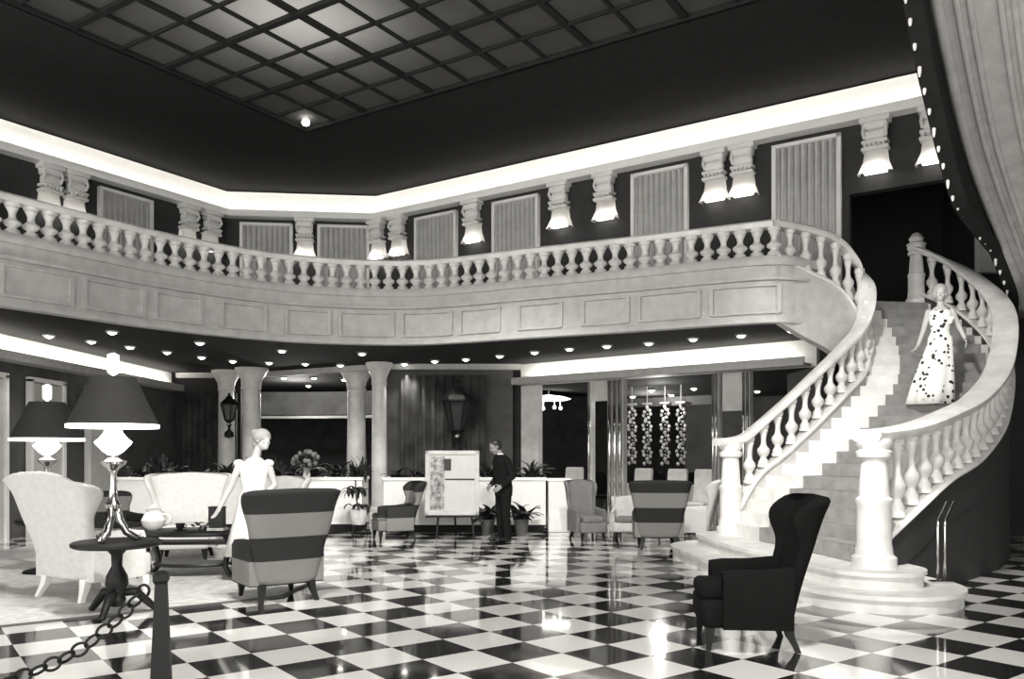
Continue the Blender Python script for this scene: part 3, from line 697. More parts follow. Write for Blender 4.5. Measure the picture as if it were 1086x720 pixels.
# flowers on the long planter, above the striped chair
p = at(330, 510, 15.5)
r = thing('flower_vase', 'round flower arrangement on the white planter above the striped chair', 'flowers', (p.x, 15.14+.02, 1.01))
MB().lathe([(.05, 0), (.07, .05), (.05, .14), (.06, .18)], n=12).build('vase', 'stone', r, 40)
b1, b2 = MB(), MB()
rnd = random.Random(4)
for j in range(26):
    a, e = rnd.uniform(0, 2*PI), rnd.uniform(.1, 1.5); q = V((.26*math.cos(a)*math.cos(e), .2*math.sin(a)*math.cos(e), .2+.28*math.sin(e))); b1.ball(q, .045, 6, 5); b2.tube([(0, 0, .15), q], .006, 4)
b1.build('blossoms', 'leaf_l', r, True); b2.build('stems', 'leaf', r)
leafmesh(5, 14, .3, 1, .03, .5).build('leaves', 'leaf_l', r, True, (0, 0, .15), recalc=False)
# trailing plant on a stand in front of the planter
q = fl(380, 568)
r = thing('plant_stand', 'trailing plant in a pale pot in front of the planter', 'plant', (q.x, q.y, 0))
MB().lathe([(.12, .2), (.17, .42), (.18, .46), (.15, .46), (.14, .42)], n=16).build('pot', 'flower', r, 40)
for j in range(3): MB().tube([(.1*math.cos(j*2.1), .1*math.sin(j*2.1), .24), (.16*math.cos(j*2.1), .16*math.sin(j*2.1), 0)], .015, 6).build('leg', 'wood', r)
MB().tube([(0, 0, .42), (-.04, 0, .7), (-.05, 0, .98)], .014, 6).build('stem', 'leaf', r)
leafmesh(21, 26, .3, 1.0, .04, .5, .5).build('foliage', 'leaf', r, True, (-.05, 0, .78), recalc=False)
leafmesh(22, 12, .26, 1.0, .04, .4, .5).build('lower_leaf', 'leaf', r, True, (-.03, 0, .52), recalc=False)
for px, py, lb in ((517, 540, 'small dark leafy plant between the easel and the dark suited man'), (553, 540, 'dark leafy plant right of the dark suited man')):
    q = at(px, 560, 14.9)
    r = thing('floor_plant', lb, 'plant', (q.x, 14.9, 0), px)
    MB().lathe([(.10, 0), (.13, .24), (.15, .28), (.12, .28), (.1, .22)], n=16).build('pot', 'mid', r, 40)
    leafmesh(px, 44, .46, .8, .06, .8, .3).build('foliage', 'leaf', r, True, (0, 0, .26), recalc=False)

# ------------------------------------------------------------------ armchairs
def wing_chair(label, loc_, rz, fab, s=1.0, h=1.13, wt=.90, inner=None, seat=None, sx=1.0, leg='wood', top_round=.0):
    r = thing('wing_chair', label, 'chair', loc_, rz, 'lobby armchairs'); r.scale = (s*sx, s, s)
    nt, nu = 14, 20; th = .075; out, inn = [], []
    for i in range(nt+1):
        t = i/nt; z = .17+(h-.17)*t
        w = .62+(wt-.62)*t**1.15; yb = .33+.27*t**1.35
        yw = .40-.13*min(1, max(0, (z-.66)/.3))**.8
        if z < .66: yw = .30+.10*max(0, (z-.5)/.16)
        if t > .84: yw += 1.9*(t-.84)**1.5*1.6
        yw = min(yw, yb-.13)
        ro, rn = [], []
        for j in range(nu+1):
            a = PI*j/nu; c, s_ = math.cos(a), math.sin(a)
            ex = .42
            cx = -math.copysign(abs(c)**ex, c); sy = abs(s_)**ex
            crown = top_round*(1-abs(cx)**2.5)*t**4
            zz = z-top_round*t**4+crown
            ro.append(V((cx*w/2*(1+.03*(1-sy)*t), yw+(yb-yw)*sy, zz)))
            rn.append(V((cx*(w/2-th)*(1+.03*(1-sy)*t), yw+(yb-th-yw)*sy, zz)))
        out.append(ro); inn.append(rn)
    m = MB()
    loops = [o_+list(reversed(i_)) for o_, i_ in zip(out, inn)]
    m.rings(loops)
    b = m.build('backrest', fab, r, True); subsurf(b, 1)
    MB().box((0, -.02, .275), (.62, .66, .21), bev=.04, seg=3).build('seat_base', fab, r, 40)
    MB().box((0, -.08, .43), (.50, .55, .13), bev=.05, seg=4).build('seat_cushion', seat or fab, r, 40)
    for x in (-1, 1):
        a = MB(); rs = []
        for y, z, w in ((-.19, .56, .10), (-.21, .60, .10), (-.1, .615, .105), (.12, .62, .10), (.30, .64, .09)):
            rs.append([V((x*.335-w/2, y, .18)), V((x*.335+w/2, y, .18)), V((x*.335+w/2+.005, y, z-.05)), V((x*.335+w/2-.02, y, z)), V((x*.335-w/2+.02, y, z)), V((x*.335-w/2-.005, y, z-.05))])
        a.rings(rs).build('arm', fab, r, 30)
    for x in (-1, 1):
        MB().rings([[V((x*.25+dx*q+x*o_, -.29+dy*q-o_*.6, z)) for dx, dy in ((-1, -1), (1, -1), (1, 1), (-1, 1))] for z, q, o_ in ((.2, .035, 0), (.12, .032, .01), (.05, .02, .015), (0, .016, .02))]).build('leg', leg, r, 30)
        MB().rings([[V((x*.25+dx*q+x*o_*.5, .28+dy*q+o_, z)) for dx, dy in ((-1, -1), (1, -1), (1, 1), (-1, 1))] for z, q, o_ in ((.2, .035, 0), (.12, .03, .015), (.05, .022, .05), (0, .02, .07))]).build('leg', leg, r, 30)
    return r
wing_chair('black wing armchair seen from the side in the right foreground', (1.80, 6.5, 0), math.radians(265), 'fabd', h=1.17)
wing_chair('striped wing armchair seen from behind in front of the woman in white', (-2.40, 8.5, 0), math.radians(216), 'stripe', wt=1.0, h=1.14)
wing_chair('striped wing armchair left of the easel, facing left', (-2.02, 14.15, 0), math.radians(292), 'stripe', .9, h=1.1)
wing_chair('striped wing armchair seen from behind near the stair foot', (2.26, 12.95, 0), math.radians(176), 'stripe', .97, h=1.1, wt=1.0)
wing_chair('white armchair cut off by the left frame edge', (-4.36, 8.72, 0), math.radians(150), 'fabw', 1.12, h=1.2, wt=1.08, leg='white', sx=1.15, top_round=.13)
wing_chair('white wing armchair facing the camera behind the coffee table', (-4.5, 11.5, 0), math.radians(14), 'fabw', 1.02, h=1.17, wt=1.16, sx=1.06)
wing_chair('pale armchair half hidden by the arm of the woman in white', (-3.66, 12.4, 0), math.radians(-20), 'fabp', .98, h=1.14, wt=1.0)
wing_chair('narrow grey wing armchair facing the camera left of the low pale chair', (1.27, 14.0, 0), math.radians(16), 'fabg', .84, h=1.2, wt=.80, sx=.86)
wing_chair('low pale armchair beside the narrow grey wing armchair', (1.98, 14.2, 0), math.radians(-12), 'fabp', .78, h=.92, wt=.84, seat='fabg')
wing_chair('bright white armchair between the striped chair and the left newel post', (3.02, 13.95, 0), math.radians(250), 'fabw', .9, h=1.15, wt=.95)
wing_chair('dim striped armchair seen between the table lamp and the white wing chair', (-5.75, 12.3, 0), math.radians(60), 'stripe', .9, h=1.0)

# ------------------------------------------------------------------ tables, lamps, small things
q = fl(124, 652)
TX, TY = q.x, q.y
r = thing('side_table', 'round dark pedestal table carrying the big lamp', 'table', (TX, TY, 0))
MB().lathe([(.02, .625), (.36, .625), (.385, .64), (.385, .665), (.37, .675), (.02, .675)], n=40).build('table_top', 'wood', r, 40)
MB().lathe([(.05, .62), (.09, .6), (.05, .55), (.045, .45), (.09, .36), (.1, .28), (.06, .2), (.08, .14), (.05, .08)], n=16).build('pedestal', 'wood', r, 40)
for j in range(3):
    a = j*2*PI/3+.6; d = V((math.cos(a), math.sin(a), 0))
    MB().tube([d*.04+V((0, 0, .2)), d*.16+V((0, 0, .2)), d*.26+V((0, 0, .1)), d*.33+V((0, 0, .03)), d*.36+V((0, 0, .03))], [.035, .04, .035, .03, .02], 8).build('leg', 'wood', r, True)
def table_lamp(x, y, z0, label, rb, zb, zt, zr):
    r = thing('table_lamp', label, 'lamp', (x, y, z0), 0, 'big lounge lamps')
    H = zb-z0
    for j in range(3):
        a = j*2*PI/3+.5; d = V((math.cos(a), math.sin(a), 0))
        MB().tube([V((0, 0, .36))+d*.03, d*.05+V((0, 0, .2)), d*.11+V((0, 0, .08)), d*.2+V((0, 0, .02)), d*.24+V((0, 0, .035)), d*.22+V((0, 0, .06))], [.03, .035, .035, .03, .022, .012], 8).build('scroll_foot', 'chrome', r, True)
    MB().lathe([(.06, .3), (.075, .34), (.04, .4), (.03, .5), (.028, .62), (.05, .66), (.10, .70), (.115, .73), (.05, .76), (.04, .79)], n=18).build('stem', 'chrome', r, 40)
    MB().lathe([(.05, .79), (.09, .82), (.15, .885), (.16, .905), (.12, .94), (.08, .99), (.05, H+.06), (.03, H+.1)], n=20).build('globe', 'glass', r, True)
    sh = MB().lathe([(rb, H), (zr, zt-z0), (zr-.01, zt-z0), (rb-.012, H)], n=40).build('shade', 'shade', r, 40)
    MB().lathe([(rb+.004, H-.035), (rb+.008, H-.03), (rb+.008, H+.0), (rb-.02, H+.0), (rb-.02, H-.03)], n=40).build('glow_rim', 'glass', sh, 40)  # rim made to glow in place of the shade's lit underside
    MB().lathe([(.012, H+.05), (.012, zt-z0+.02), (.03, zt-z0+.03), (.05, zt-z0+.05), (.05, zt-z0+.2), (.01, zt-z0+.22)], n=12).build('uplight_finial', 'glass', r, 40)  # made to glow, standing in for the lamp's upward light on the wall
    for j in range(3):
        a = j*2.1; MB().tube([(0, 0, zt-z0-.02), ((zr-.006)*math.cos(a), (zr-.006)*math.sin(a), zt-z0-.02)], .006, 5).build('shade_spoke', 'brass', sh)
    return r
lp = at(119, 575, TY-.05)
table_lamp(lp.x, TY-.03, .675, 'large table lamp with dark cone shade on the round table', .382, 1.74, 2.17, .19)
l2y = 10.3; l2 = at(50, 460, l2y)
r = thing('side_table', 'round dark table behind the cut off white armchair', 'table', (l2.x, l2y, 0))
MB().lathe([(.02, .6), (.34, .6), (.36, .63), (.34, .66), (.02, .66)], n=32).build('table_top', 'wood', r, 40)
MB().lathe([(.28, 0), (.26, .03), (.06, .08), (.08, .3), (.04, .6)], n=16).build('pedestal', 'wood', r, 40)
table_lamp(l2.x, l2y, .66, 'second table lamp cut off at the left frame edge', .41, 1.655, 2.1, .2)
# coffee table
r = thing('coffee_table', 'long low dark coffee table with curved legs in front of the white wing chair', 'table', (-3.86, 10.05, 0), .06)
MB().lathe([(.02, .49), (.62, .49), (.65, .51), (.65, .535), (.62, .55), (.02, .55)], n=40).build('table_top', 'ebony', r, 40).scale = (1, .55, 1)
MB().lathe([(.02, .12), (.44, .12), (.46, .14), (.44, .16), (.02, .16)], n=32).build('lower_shelf', 'ebony', r, 40).scale = (1, .5, 1)
for x in (-1, 1):
    for y in (-1, 1): MB().tube([(x*.46, y*.2, .5), (x*.55, y*.24, .4), (x*.46, y*.18, .22), (x*.44, y*.16, .12), (x*.52, y*.22, .02), (x*.56, y*.24, .02)], [.045, .05, .035, .035, .03, .03], 8).build('leg', 'ebony', r, True)
MB().box((0, 0, .40), (.9, .36, .03)).build('stretcher', 'ebony', r)
def cup(p, label):
    r = thing('cup', label, 'cup', p)
    MB().lathe([(.07, 0), (.085, .01), (.02, .012)], n=16).build('saucer', 'ebony', r, 40)
    MB().lathe([(.025, .012), (.045, .03), (.055, .08), (.05, .08), (.04, .03), (.01, .02)], n=16).build('bowl', 'ebony', r, 40)
    MB().tube([(.05, 0, .07), (.075, 0, .06), (.07, 0, .035), (.045, 0, .03)], .006, 6).build('handle', 'ebony', r)
cup((-3.98, 10.0, .55), 'small dark cup on the coffee table')
r = thing('figurine', 'small dark leafy ornament on the coffee table left of the box', 'ornament', (-3.72, 10.02, .55))
leafmesh(31, 9, .14, .9, .025, .6).build('leaves', 'leaf', r, True, (0, 0, .04), recalc=False)
MB().lathe([(.05, 0), (.05, .02), (.03, .05)], n=10).build('pot', 'ebony', r, 40)
r = thing('box', 'black upright box on the coffee table beside the white hand', 'box', (-3.53, 9.98, .55))
MB().box((0, 0, .015), (.2, .14, .03)).build('base', 'sill', r); MB().box((0, 0, .15), (.18, .11, .24), bev=.01).build('body', 'ebony', r); MB().box((0, 0, .275), (.185, .115, .02), bev=.004).build('lid', 'ebony', r)
r = thing('vase', 'squat white jug on the left end of the coffee table', 'jug', (-4.30, 10.0, .55))
MB().lathe([(.06, 0), (.12, .05), (.14, .12), (.10, .2), (.08, .22), (.09, .25), (.07, .25), (.06, .2)], n=18).build('body', 'cloth', r, 40)
MB().tube([(.11, 0, .19), (.19, 0, .18), (.2, 0, .1), (.13, 0, .06)], .015, 8).build('handle', 'cloth', r, True)
MB().lathe([(.03, .25), (.06, .26), (.02, .29), (.015, .31)], n=12).build('lid', 'cloth', r, 40)
# rug
rp = [fl(-60, 672), fl(41, 661), fl(120, 652.5), fl(200, 644), fl(300, 633), fl(330, 618), V((-2.55, 11.2, 0)), V((-2.95, 12.7, 0)), V((-7.6, 13.2, 0)), V((-7.9, 8.5, 0))]
rg = thing('rug', 'pale grey rug under the left seating group', 'rug')
rug = MB().prism([(p.x, p.y) for p in rp], .001, .006).build('pile', 'rug', rg)
edge = MB(); edge.sweep([(p.x, p.y, .001) for p in rp[:8]], [(-.02, 0), (.02, 0), (.02, .016), (-.02, .016)]); edge.build('rug_binding', 'mid', rg)
# easel + poster
ez = 14.25
def ep(x, y, Y): p = at(x, y, Y); return p
r = thing('easel', 'thin dark easel holding the framed poster', 'easel', ((480-CX)/F*ez, ez, 0))
def L_(p): return (p.x-r.location.x, p.y-r.location.y, p.z)
for (x0, x1) in ((470, 463), (492, 503)):
    a = at(x0, 474, ez+.14); b = at(x1, 570, ez-.1); b.z = 0.0
    MB().tube([L_(a), L_(b)], .018, 6).build('leg', 'wood', r)
MB().tube([(0, .14, 1.5), (0, .75, 0)], .018, 6).build('leg', 'wood', r)
p0 = at(457, 546, ez-.05); p1 = at(506, 546, ez-.05)
MB().box((0, -.10, p0.z-.02), (p1.x-p0.x+.1, .2, .03)).build('ledge', 'wood', r)
pw, ph = .92, 1.10
r = thing('framed_poster', 'framed notice board on the easel, picture at left and pale sheet at right', 'poster', ((480-CX)/F*ez, ez-.16, p0.z+.0), 0)
for nm, c, s_ in (('frame', (-pw/2+.035, 0, ph/2), (.07, .04, ph)), ('frame', (pw/2-.035, 0, ph/2), (.07, .04, ph)), ('frame', (0, 0, .035), (pw, .04, .07)), ('frame', (0, 0, ph-.035), (pw, .04, .07))):
    MB().box(c, s_, bev=.01).build(nm, 'sill', r)
MB().box((0, .01, ph/2), (pw-.1, .015, ph-.1)).build('backing_sheet', 'paper', r)
MB().box((-.25, -.002, ph/2), (.24, .01, ph-.2)).build('picture_strip', 'picture', r)
MB().box((.13, -.002, ph/2+.06), (.5, .01, .025)).build('dark_bar', 'dark', r)
MB().box((-.08, -.003, ph-.24), (.12, .01, .2)).build('dark_block', 'dark', r)
r.rotation_euler.x = -.10
# chain post
q = V(((171-CX)/F*5.15, 5.15, 0))
r = thing('stanchion', 'dark tapering barrier post at the bottom left corner', 'post', tuple(q), .3)
MB().rings([[V((dx*w, dy*w, z)) for dx, dy in ((-1, -1), (1, -1), (1, 1), (-1, 1))] for z, w in ((0, .075), (.04, .075), (.05, .06), (.68, .034), (.7, .045), (.74, .045), (.76, .02))]).build('post', 'iron', r)
MB().box((0, 0, .01), (.26, .26, .02), bev=.006).build('foot', 'iron', r)
ch = thing('chain', 'dark chain of round links hanging from the barrier post', 'chain', tuple(q+V((-.05, 0, .66))))
pts = crom([(-.04, 0, 0), (-.10, .02, -.07), (-.22, .0, -.2), (-.36, -.12, -.34), (-.5, -.30, -.42), (-.64, -.5, -.46)], 13)
for i in range(12):
    a, b = pts[i], pts[i+1]; c = (a+b)/2; d = (b-a).normalized(); s_ = V((0, -1, 0)); s_ = (s_-d*s_.dot(d)).normalized(); n_ = d.cross(s_)
    w = n_ if i % 2 == 0 else (s_*.75+n_*.5).normalized()
    MB().tube([c+d*(.048*math.cos(2*PI*j/14))+w*(.036*math.sin(2*PI*j/14)) for j in range(14)], .009, 6, True).build('link', 'iron', ch, True)

# ------------------------------------------------------------------ people
def caps(mb, p0, r0, p1, r1, n=10):                         # tapered limb piece with round ends
    p0, p1 = V(p0), V(p1); d = (p1-p0).normalized(); q = V((1, 0, 0)) if abs(d.x) < .8 else V((0, 1, 0))
    u = (q-d*q.dot(d)).normalized(); w = d.cross(u); rs = []
    L = (p1-p0).length
    for base, r, sgn in ((p0, r0, -1), (p1, r1, 1)):
        an = [PI/2*k/4 for k in range(5)]
        for a in (reversed(an) if sgn < 0 else an):
            rr = max(r*math.cos(a), r*.03); c = base+d*(sgn*r*math.sin(a))
            rs.append([c+u*rr*math.cos(2*PI*j/n)+w*rr*math.sin(2*PI*j/n) for j in range(n)])
    mb.rings(rs)
def limb(mb, pts, rad):
    for i in range(len(pts)-1): caps(mb, pts[i], rad[i], pts[i+1], rad[i+1])
def hand(mb, wrist, d, nrm, thumb, curl=.5, L=.18):         # d: along fingers, nrm: palm side, thumb: towards thumb
    w, d = V(wrist), V(d).normalized(); s_ = V(thumb); s_ = (s_-d*s_.dot(d)).normalized(); n_ = V(nrm); n_ = (n_-d*n_.dot(d)-s_*n_.dot(s_)).normalized()
    k = L/.18
    for o in (-.026, -.009, .009, .026): caps(mb, w+s_*o*.5*k, .016*k, w+d*.085*k+s_*o*k, .0125*k, 8)
    for o, l in ((-.029, .062), (-.010, .076), (.010, .084), (.029, .074)):
        b = w+d*.088*k+s_*o*k*1.05; dd = (d+n_*curl*.5+s_*o*2).normalized(); m = b+dd*l*.5*k; d2 = (d+n_*curl*1.3+s_*o*2).normalized(); e = m+d2*l*.5*k
        caps(mb, b, .0095*k, m, .0085*k, 8); caps(mb, m, .0085*k, e, .0065*k, 8)
    b = w+d*.025*k+s_*.03*k; m = b+(d*.6+s_*.75+n_*.3).normalized()*.045*k; e = m+(d*.95+s_*.25+n_*.35).normalized()*.032*k
    caps(mb, b, .013*k, m, .0105*k, 8); caps(mb, m, .0105*k, e, .008*k, 8)
def head(mb, c, fwd, up, s=1.0):                            # skull, jaw, nose, lips, brow, ears; c = middle of the head
    f, u = V(fwd).normalized(), V(up).normalized(); u = (u-f*u.dot(f)).normalized(); r = f.cross(u)
    def P(x, y, z): return V(c)+(r*x+f*y+u*z)*s
    def ell(ctr, a, b, h, n=14, m=10):
        rs = []
        for i in range(m+1):
            t = PI*(i+.03)/(m+.06)-PI/2
            rs.append([P(ctr[0]+a*math.cos(t)*math.cos(2*PI*j/n), ctr[1]+b*math.cos(t)*math.sin(2*PI*j/n), ctr[2]+h*math.sin(t)) for j in range(n)])
        mb.rings(rs)
    ell((0, -.012, .03), .073, .092, .085); ell((0, .012, -.035), .058, .07, .078); ell((0, .045, -.085), .034, .035, .028)
    ell((0, .082, -.012), .013, .02, .026); ell((0, .092, -.026), .014, .016, .012); ell((0, .075, -.058), .024, .012, .007); ell((0, .073, -.07), .021, .012, .007)
    ell((0, .066, .028), .052, .02, .012)
    for sx in (-1, 1): ell((sx*.075, -.005, -.005), .009, .018, .03); ell((sx*.03, .066, .008), .012, .01, .008); ell((sx*.038, .055, -.03), .02, .02, .018)
def torso(mb, rings_):                                      # rings: (center, half width, half depth)
    rs = []
    for c, a, b in rings_: rs.append([V(c)+V((a*math.cos(2*PI*j/20), b*math.sin(2*PI*j/20), 0)) for j in range(20)])
    mb.rings(rs)
def fuse(mb, name, m, parent, voxel=.006, it=4):            # merge overlapping shells into one continuous surface
    o = mb.build(name, m)
    md = o.modifiers.new('r', 'REMESH'); md.mode = 'VOXEL'; md.voxel_size = voxel
    sm = o.modifiers.new('s', 'SMOOTH'); sm.factor = .5; sm.iterations = it
    dg = bpy.context.evaluated_depsgraph_get(); me = bpy.data.meshes.new_from_object(o.evaluated_get(dg))
    o.modifiers.clear(); old = o.data; o.data = me; bpy.data.meshes.remove(old); me.name = name
    for p in me.polygons: p.use_smooth = True
    if not me.materials: me.materials.append(M[m])
    o.parent = parent; return o
def loft(rs, n=36, fold=0, nf=9):
    out = []
    for i, (c, a, b, k) in enumerate(rs):
        out.append([V(c)+V((a*math.cos(t)*(1+fold*k*math.sin(nf*t)), b*math.sin(t)*(1+fold*k*math.sin(nf*t)), 0)) for t in [2*PI*j/n for j in range(n)]])
    return MB().rings(out)

# ---- bellman in the dark suit, head bowed towards the easel (faces left)
bm_ = thing('person', 'man in a dark suit standing beside the easel with his head bowed', 'person', ((534-CX)/F*13.75, 13.75, 0), math.radians(-62))
b = MB()
torso(b, [((0, 0, .86), .15, .10), ((0, 0, .95), .165, .115), ((0, -.01, 1.05), .15, .11), ((0, -.02, 1.2), .175, .12), ((0, -.035, 1.32), .19, .115), ((0, -.05, 1.39), .15, .09), ((0, -.06, 1.43), .07, .065)])
limb(b, [(0, -.05, 1.38), (0, -.10, 1.50)], [.058, .055])
head(b, (0, -.155, 1.565), (-.1, -1, -.55), (0, -.5, 1), 1.0)
for x in (-1, 1):
    limb(b, [(x*.09, 0, .9), (x*.095, -.01, .5), (x*.10, .02, .1)], [.085, .058, .042])
    caps(b, (x*.10, .03, .05), .042, (x*.115, -.14, .035), .034)
    el = (x*.26, .03, 1.09) ; wr = (x*.2, -.14, .92)
    limb(b, [(x*.185, -.03, 1.33), el, wr], [.055, .044, .03])
    hand(b, wr, (-x*.4, -.75, -.5), (-x*.7, 0, -.7), (0, -.2, 1), .7)
fuse(b, 'body', 'skin_d', bm_)
j = MB()
torso(j, [((0, .0, .76), .19, .135), ((0, 0, .9), .19, .14), ((0, -.01, 1.05), .172, .13), ((0, -.02, 1.2), .195, .14), ((0, -.035, 1.33), .21, .135), ((0, -.05, 1.40), .165, .105), ((0, -.06, 1.44), .08, .08)])
for x in (-1, 1): limb(j, [(x*.185, -.03, 1.33), (x*.26, .03, 1.09), (x*.21, -.12, .935)], [.07, .058, .042])
fuse(j, 'jacket', 'suit', bm_, .008)
t = MB()
torso(t, [((0, 0, .80), .17, .12), ((0, 0, .97), .17, .125)])
for x in (-1, 1): limb(t, [(x*.09, 0, .88), (x*.097, -.01, .5), (x*.102, .02, .09)], [.105, .08, .068])
fuse(t, 'trousers', 'suit', bm_, .008)
for x in (-1, 1):
    s_ = MB(); caps(s_, (x*.10, .05, .05), .05, (x*.118, -.17, .042), .042); fuse(s_, 'shoe', 'ebony', bm_, .007)
h_ = MB(); h_.ball((0, -.145, 1.617), .094, 16, 10, (.95, 1.05, .85)); h_.ball((0, -.105, 1.585), .092, 16, 10, (.93, .8, 1.0)); fuse(h_, 'hair', 'hair_d', bm_, .007)
c_ = MB(); torso(c_, [((0, -.06, 1.42), .068, .066), ((0, -.075, 1.455), .062, .062)]); c_.build('shirt_collar', 'cloth', bm_, True)

# ---- woman in white behind the striped chair, leaning to the right, left-hand side arm reaching down
w1 = thing('person', 'woman in a white sleeveless dress standing behind the striped chair, one arm reaching down', 'person', (-2.98, 9.62, 0), math.radians(12))
b = MB()
torso(b, [((0, 0, .86), .15, .10), ((0, 0, .95), .165, .115), ((-.0, 0, 1.06), .118, .09), ((.0, -.005, 1.2), .142, .105), ((.005, -.01, 1.32), .15, .09), ((.01, -.0, 1.40), .10, .065), ((.012, 0, 1.43), .05, .05)])
limb(b, [(.012, 0, 1.41), (.055, -.01, 1.53)], [.047, .044])
head(b, (.10, -.025, 1.615), (.75, -.6, .12), (.25, 0, 1), .98)
for x in (-1, 1):
    limb(b, [(x*.08, 0, .88), (x*.085, -.01, .48), (x*.085, .02, .1)], [.08, .052, .036]); caps(b, (x*.085, .02, .06), .034, (x*.095, -.12, .03), .028)
limb(b, [(-.155, -.01, 1.345), (-.255, -.04, 1.08), (-.36, -.12, .86)], [.046, .037, .025])
hand(b, (-.36, -.12, .86), (-.4, -.3, -.8), (-.3, .6, .2), (.6, -.8, 0), .4, .17)
limb(b, [(.16, -.01, 1.345), (.235, -.0, 1.10), (.12, -.16, .98)], [.046, .037, .025])
hand(b, (.12, -.16, .98), (-.8, -.4, -.1), (0, .8, -.4), (0, -.2, 1), .5, .17)
fuse(b, 'body', 'skin', w1)
loft([((0, .01, .30), .33, .27, 1), ((0, 0, .6), .25, .2, .7), ((0, 0, .88), .185, .14, .3), ((0, 0, .97), .172, .125, .1), ((0, 0, 1.06), .125, .098, 0), ((0, -.005, 1.2), .152, .117, 0), ((.005, -.01, 1.29), .156, .102, 0), ((.008, -.005, 1.365), .13, .085, 0), ((.009, 0, 1.37), .115, .075, 0)], 40, .05).build('dress', 'dress', w1, True)
for x in (-1, 1):
    MB().ball((x*.165+.0, -.005, 1.355), .062, 14, 8, (1, .95, .75)).build('shoulder_ruffle', 'dress', w1, True)
h_ = MB(); h_.ball((.088, .0, 1.662), .104, 16, 10, (1, 1, .95)); h_.ball((.045, .035, 1.60), .085, 14, 8, (.9, .9, 1.15)); h_.ball((.02, .03, 1.70), .055, 12, 8); fuse(h_, 'hair', 'hair_l', w1, .007)
for x in (-1, 1):
    s_ = MB(); caps(s_, (x*.085, .03, .05), .038, (x*.097, -.14, .03), .03); fuse(s_, 'shoe', 'white', w1, .007)

# ---- woman in the spotted gown coming down the stairs
gz = by_z(inner_k, 2.14)
w2 = thing('person', 'woman in a long white gown with dark spots coming down the curved staircase', 'person', (6.03, 11.74, 2.155), math.radians(-16))
w2.scale = (.94, .94, .94)
b = MB()
torso(b, [((0, 0, .92), .15, .10), ((0, 0, 1.0), .16, .11), ((0, 0, 1.1), .115, .088), ((0, -.005, 1.24), .14, .105), ((0, -.01, 1.36), .15, .09), ((0, 0, 1.44), .10, .065), ((0, 0, 1.47), .05, .05)])
limb(b, [(0, 0, 1.45), (0, -.015, 1.56)], [.047, .044])
head(b, (0, -.03, 1.655), (-.25, -1, -.1), (0, 0, 1), 1.0)
for x in (-1, 1):
    limb(b, [(x*.08, 0, .92), (x*.085, -.03, .5), (x*.085, .0, .1)], [.08, .052, .036]); caps(b, (x*.085, .0, .06), .034, (x*.095, -.13, .03), .028)
limb(b, [(-.16, 0, 1.39), (-.225, .02, 1.12), (-.31, -.03, .89)], [.045, .037, .025])
hand(b, (-.31, -.03, .89), (-.55, -.3, -.7), (-.2, .7, .3), (.3, -.9, 0), .35, .17)
limb(b, [(.16, 0, 1.39), (.26, .03, 1.16), (.32, -.08, .96)], [.045, .037, .025])
hand(b, (.32, -.08, .96), (.1, -.5, -.8), (-.8, .2, 0), (-.3, -.8, .3), .6, .17)
fuse(b, 'body', 'skin', w2)
loft([((-.15, -.05, .0), .33, .22, 1), ((-.11, -.04, .25), .30, .21, .9), ((-.06, 0, .55), .25, .2, .7), ((0, 0, .9), .178, .135, .2), ((0, 0, 1.0), .166, .12, 0), ((0, 0, 1.1), .122, .096, 0), ((0, -.005, 1.24), .15, .116, 0), ((0, -.01, 1.34), .154, .1, 0), ((0, -.008, 1.40), .148, .085, 0), ((0, -.005, 1.405), .13, .07, 0)], 44, .07, 8).build('gown', 'gown_spots' if 'gown_spots' in M else 'gown', w2, True)
h_ = MB(); h_.ball((0, .015, 1.715), .104, 16, 10, (1, 1, .95)); h_.ball((0, .05, 1.62), .09, 14, 8, (1, .7, 1.1)); h_.ball((-.075, .0, 1.64), .042, 10, 8, (.8, 1, 1.6)); h_.ball((.075, .0, 1.64), .042, 10, 8, (.8, 1, 1.6)); fuse(h_, 'hair', 'hair_l', w2, .007)
MB().ball((.1, -.11, 1.22), .05, 10, 6, (1, .5, .8)).ball((.14, -.1, 1.27), .03, 8, 6).build('corsage', 'gown', w2, True)

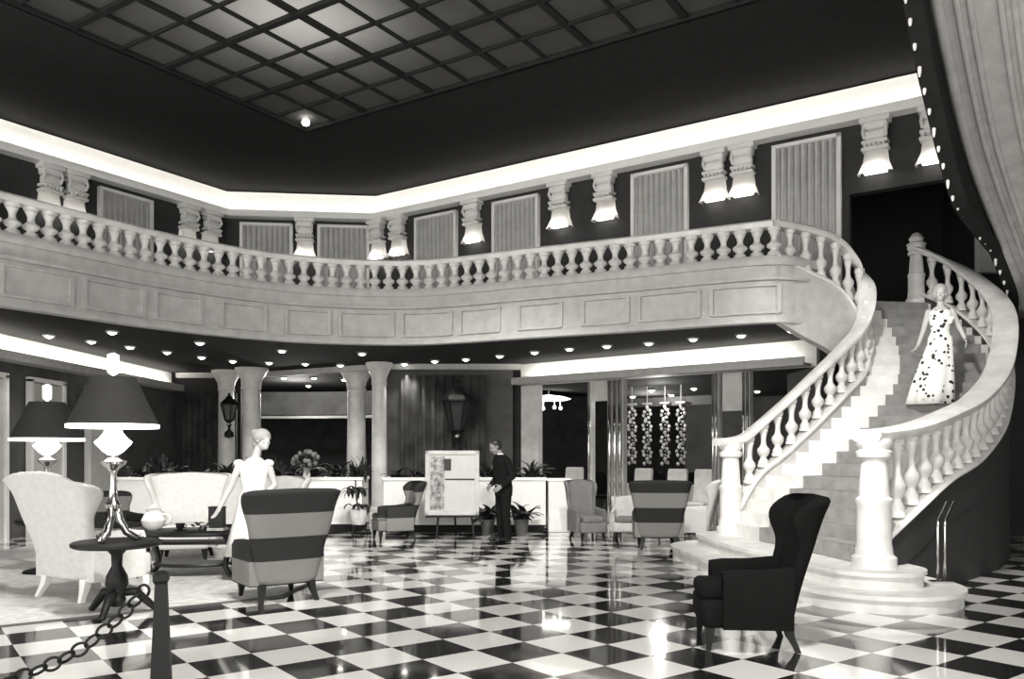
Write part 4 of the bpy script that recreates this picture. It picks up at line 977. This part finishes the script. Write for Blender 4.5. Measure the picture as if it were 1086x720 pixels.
# ------------------------------------------------------------------ light
w = bpy.data.worlds.new('world'); SC.world = w; w.use_nodes = True
w.node_tree.nodes['Background'].inputs['Color'].default_value = (1, .985, .95, 1); w.node_tree.nodes['Background'].inputs['Strength'].default_value = 2.1
def light(name, kind, loc_, energy, size=.2, rot=None, spot=None):
    d = bpy.data.lights.new(name, kind); d.energy = energy; d.color = (1, .98, .94)
    if kind == 'AREA': d.shape = 'RECTANGLE'; d.size = size; d.size_y = size
    else: d.shadow_soft_size = size
    if spot: d.spot_size = spot; d.spot_blend = .6
    o = bpy.data.objects.new(name, d); COL.objects.link(o); o.location = loc_
    if rot: o.rotation_euler = rot
    return o
lo = light('laylight_lamp', 'AREA', ab(2.9, 2.9, ZC+.9), 11, 1.6, (0, 0, math.atan2(ub.y, ub.x)))
light('laylight_lamp', 'AREA', ab(6.6, 3.9, ZC+.9), 11, 1.8, (0, 0, math.atan2(ub.y, ub.x)))
for q in DLP: light('downlight_beam', 'SPOT', q-V((0, 0, .08)), 26, .05, (0, 0, 0), math.radians(95))
for q in SCP: light('wall_lamp_bulb', 'POINT', q-V((0, 0, .05)), 8, .03)
def aimed(name, p, tgt, e, ang):
    d = V(tgt)-V(p); return light(name, 'SPOT', p, e, .25, d.to_track_quat('-Z', 'Y').to_euler(), math.radians(ang))
aimed('added_fill_spot', (0.5, 5.0, 7.1), (5.2, 11.0, 1.6), 1500, 46)  # unseen spots added to brighten the stairs, lounge, easel and floor
aimed('added_fill_spot', (-1.0, 5.0, 7.1), (-3.6, 9.6, .6), 1050, 56)
aimed('added_fill_spot', (0.0, 7.5, 7.1), (-.8, 14.0, .6), 1300, 46)
aimed('added_fill_spot', (1.0, 3.2, 7.3), (-.2, 8.2, 0), 1500, 84)
light('added_room_fill', 'POINT', tuple(wb(700, 1.6)+V((0, 0, 2.7))), 20, .1)  # unseen point lights added to lift the dark rooms behind
light('added_room_fill', 'POINT', tuple(wb(690, 4.5)+V((0, 0, 2.6))), 70, .1)
light('added_room_fill', 'POINT', (-6.0, 23.2, 3.0), 110, .1)
light('table_lamp_bulb', 'POINT', (lp.x, TY-.03, 1.86), 60, .06)
light('table_lamp_bulb', 'POINT', (l2.x, l2y, 1.78), 60, .06)
SC.view_settings.view_transform = 'Standard'; SC.view_settings.look = 'None'
SC.view_settings.exposure = .9; SC.view_settings.gamma = 1; SC.view_settings.use_curve_mapping = False
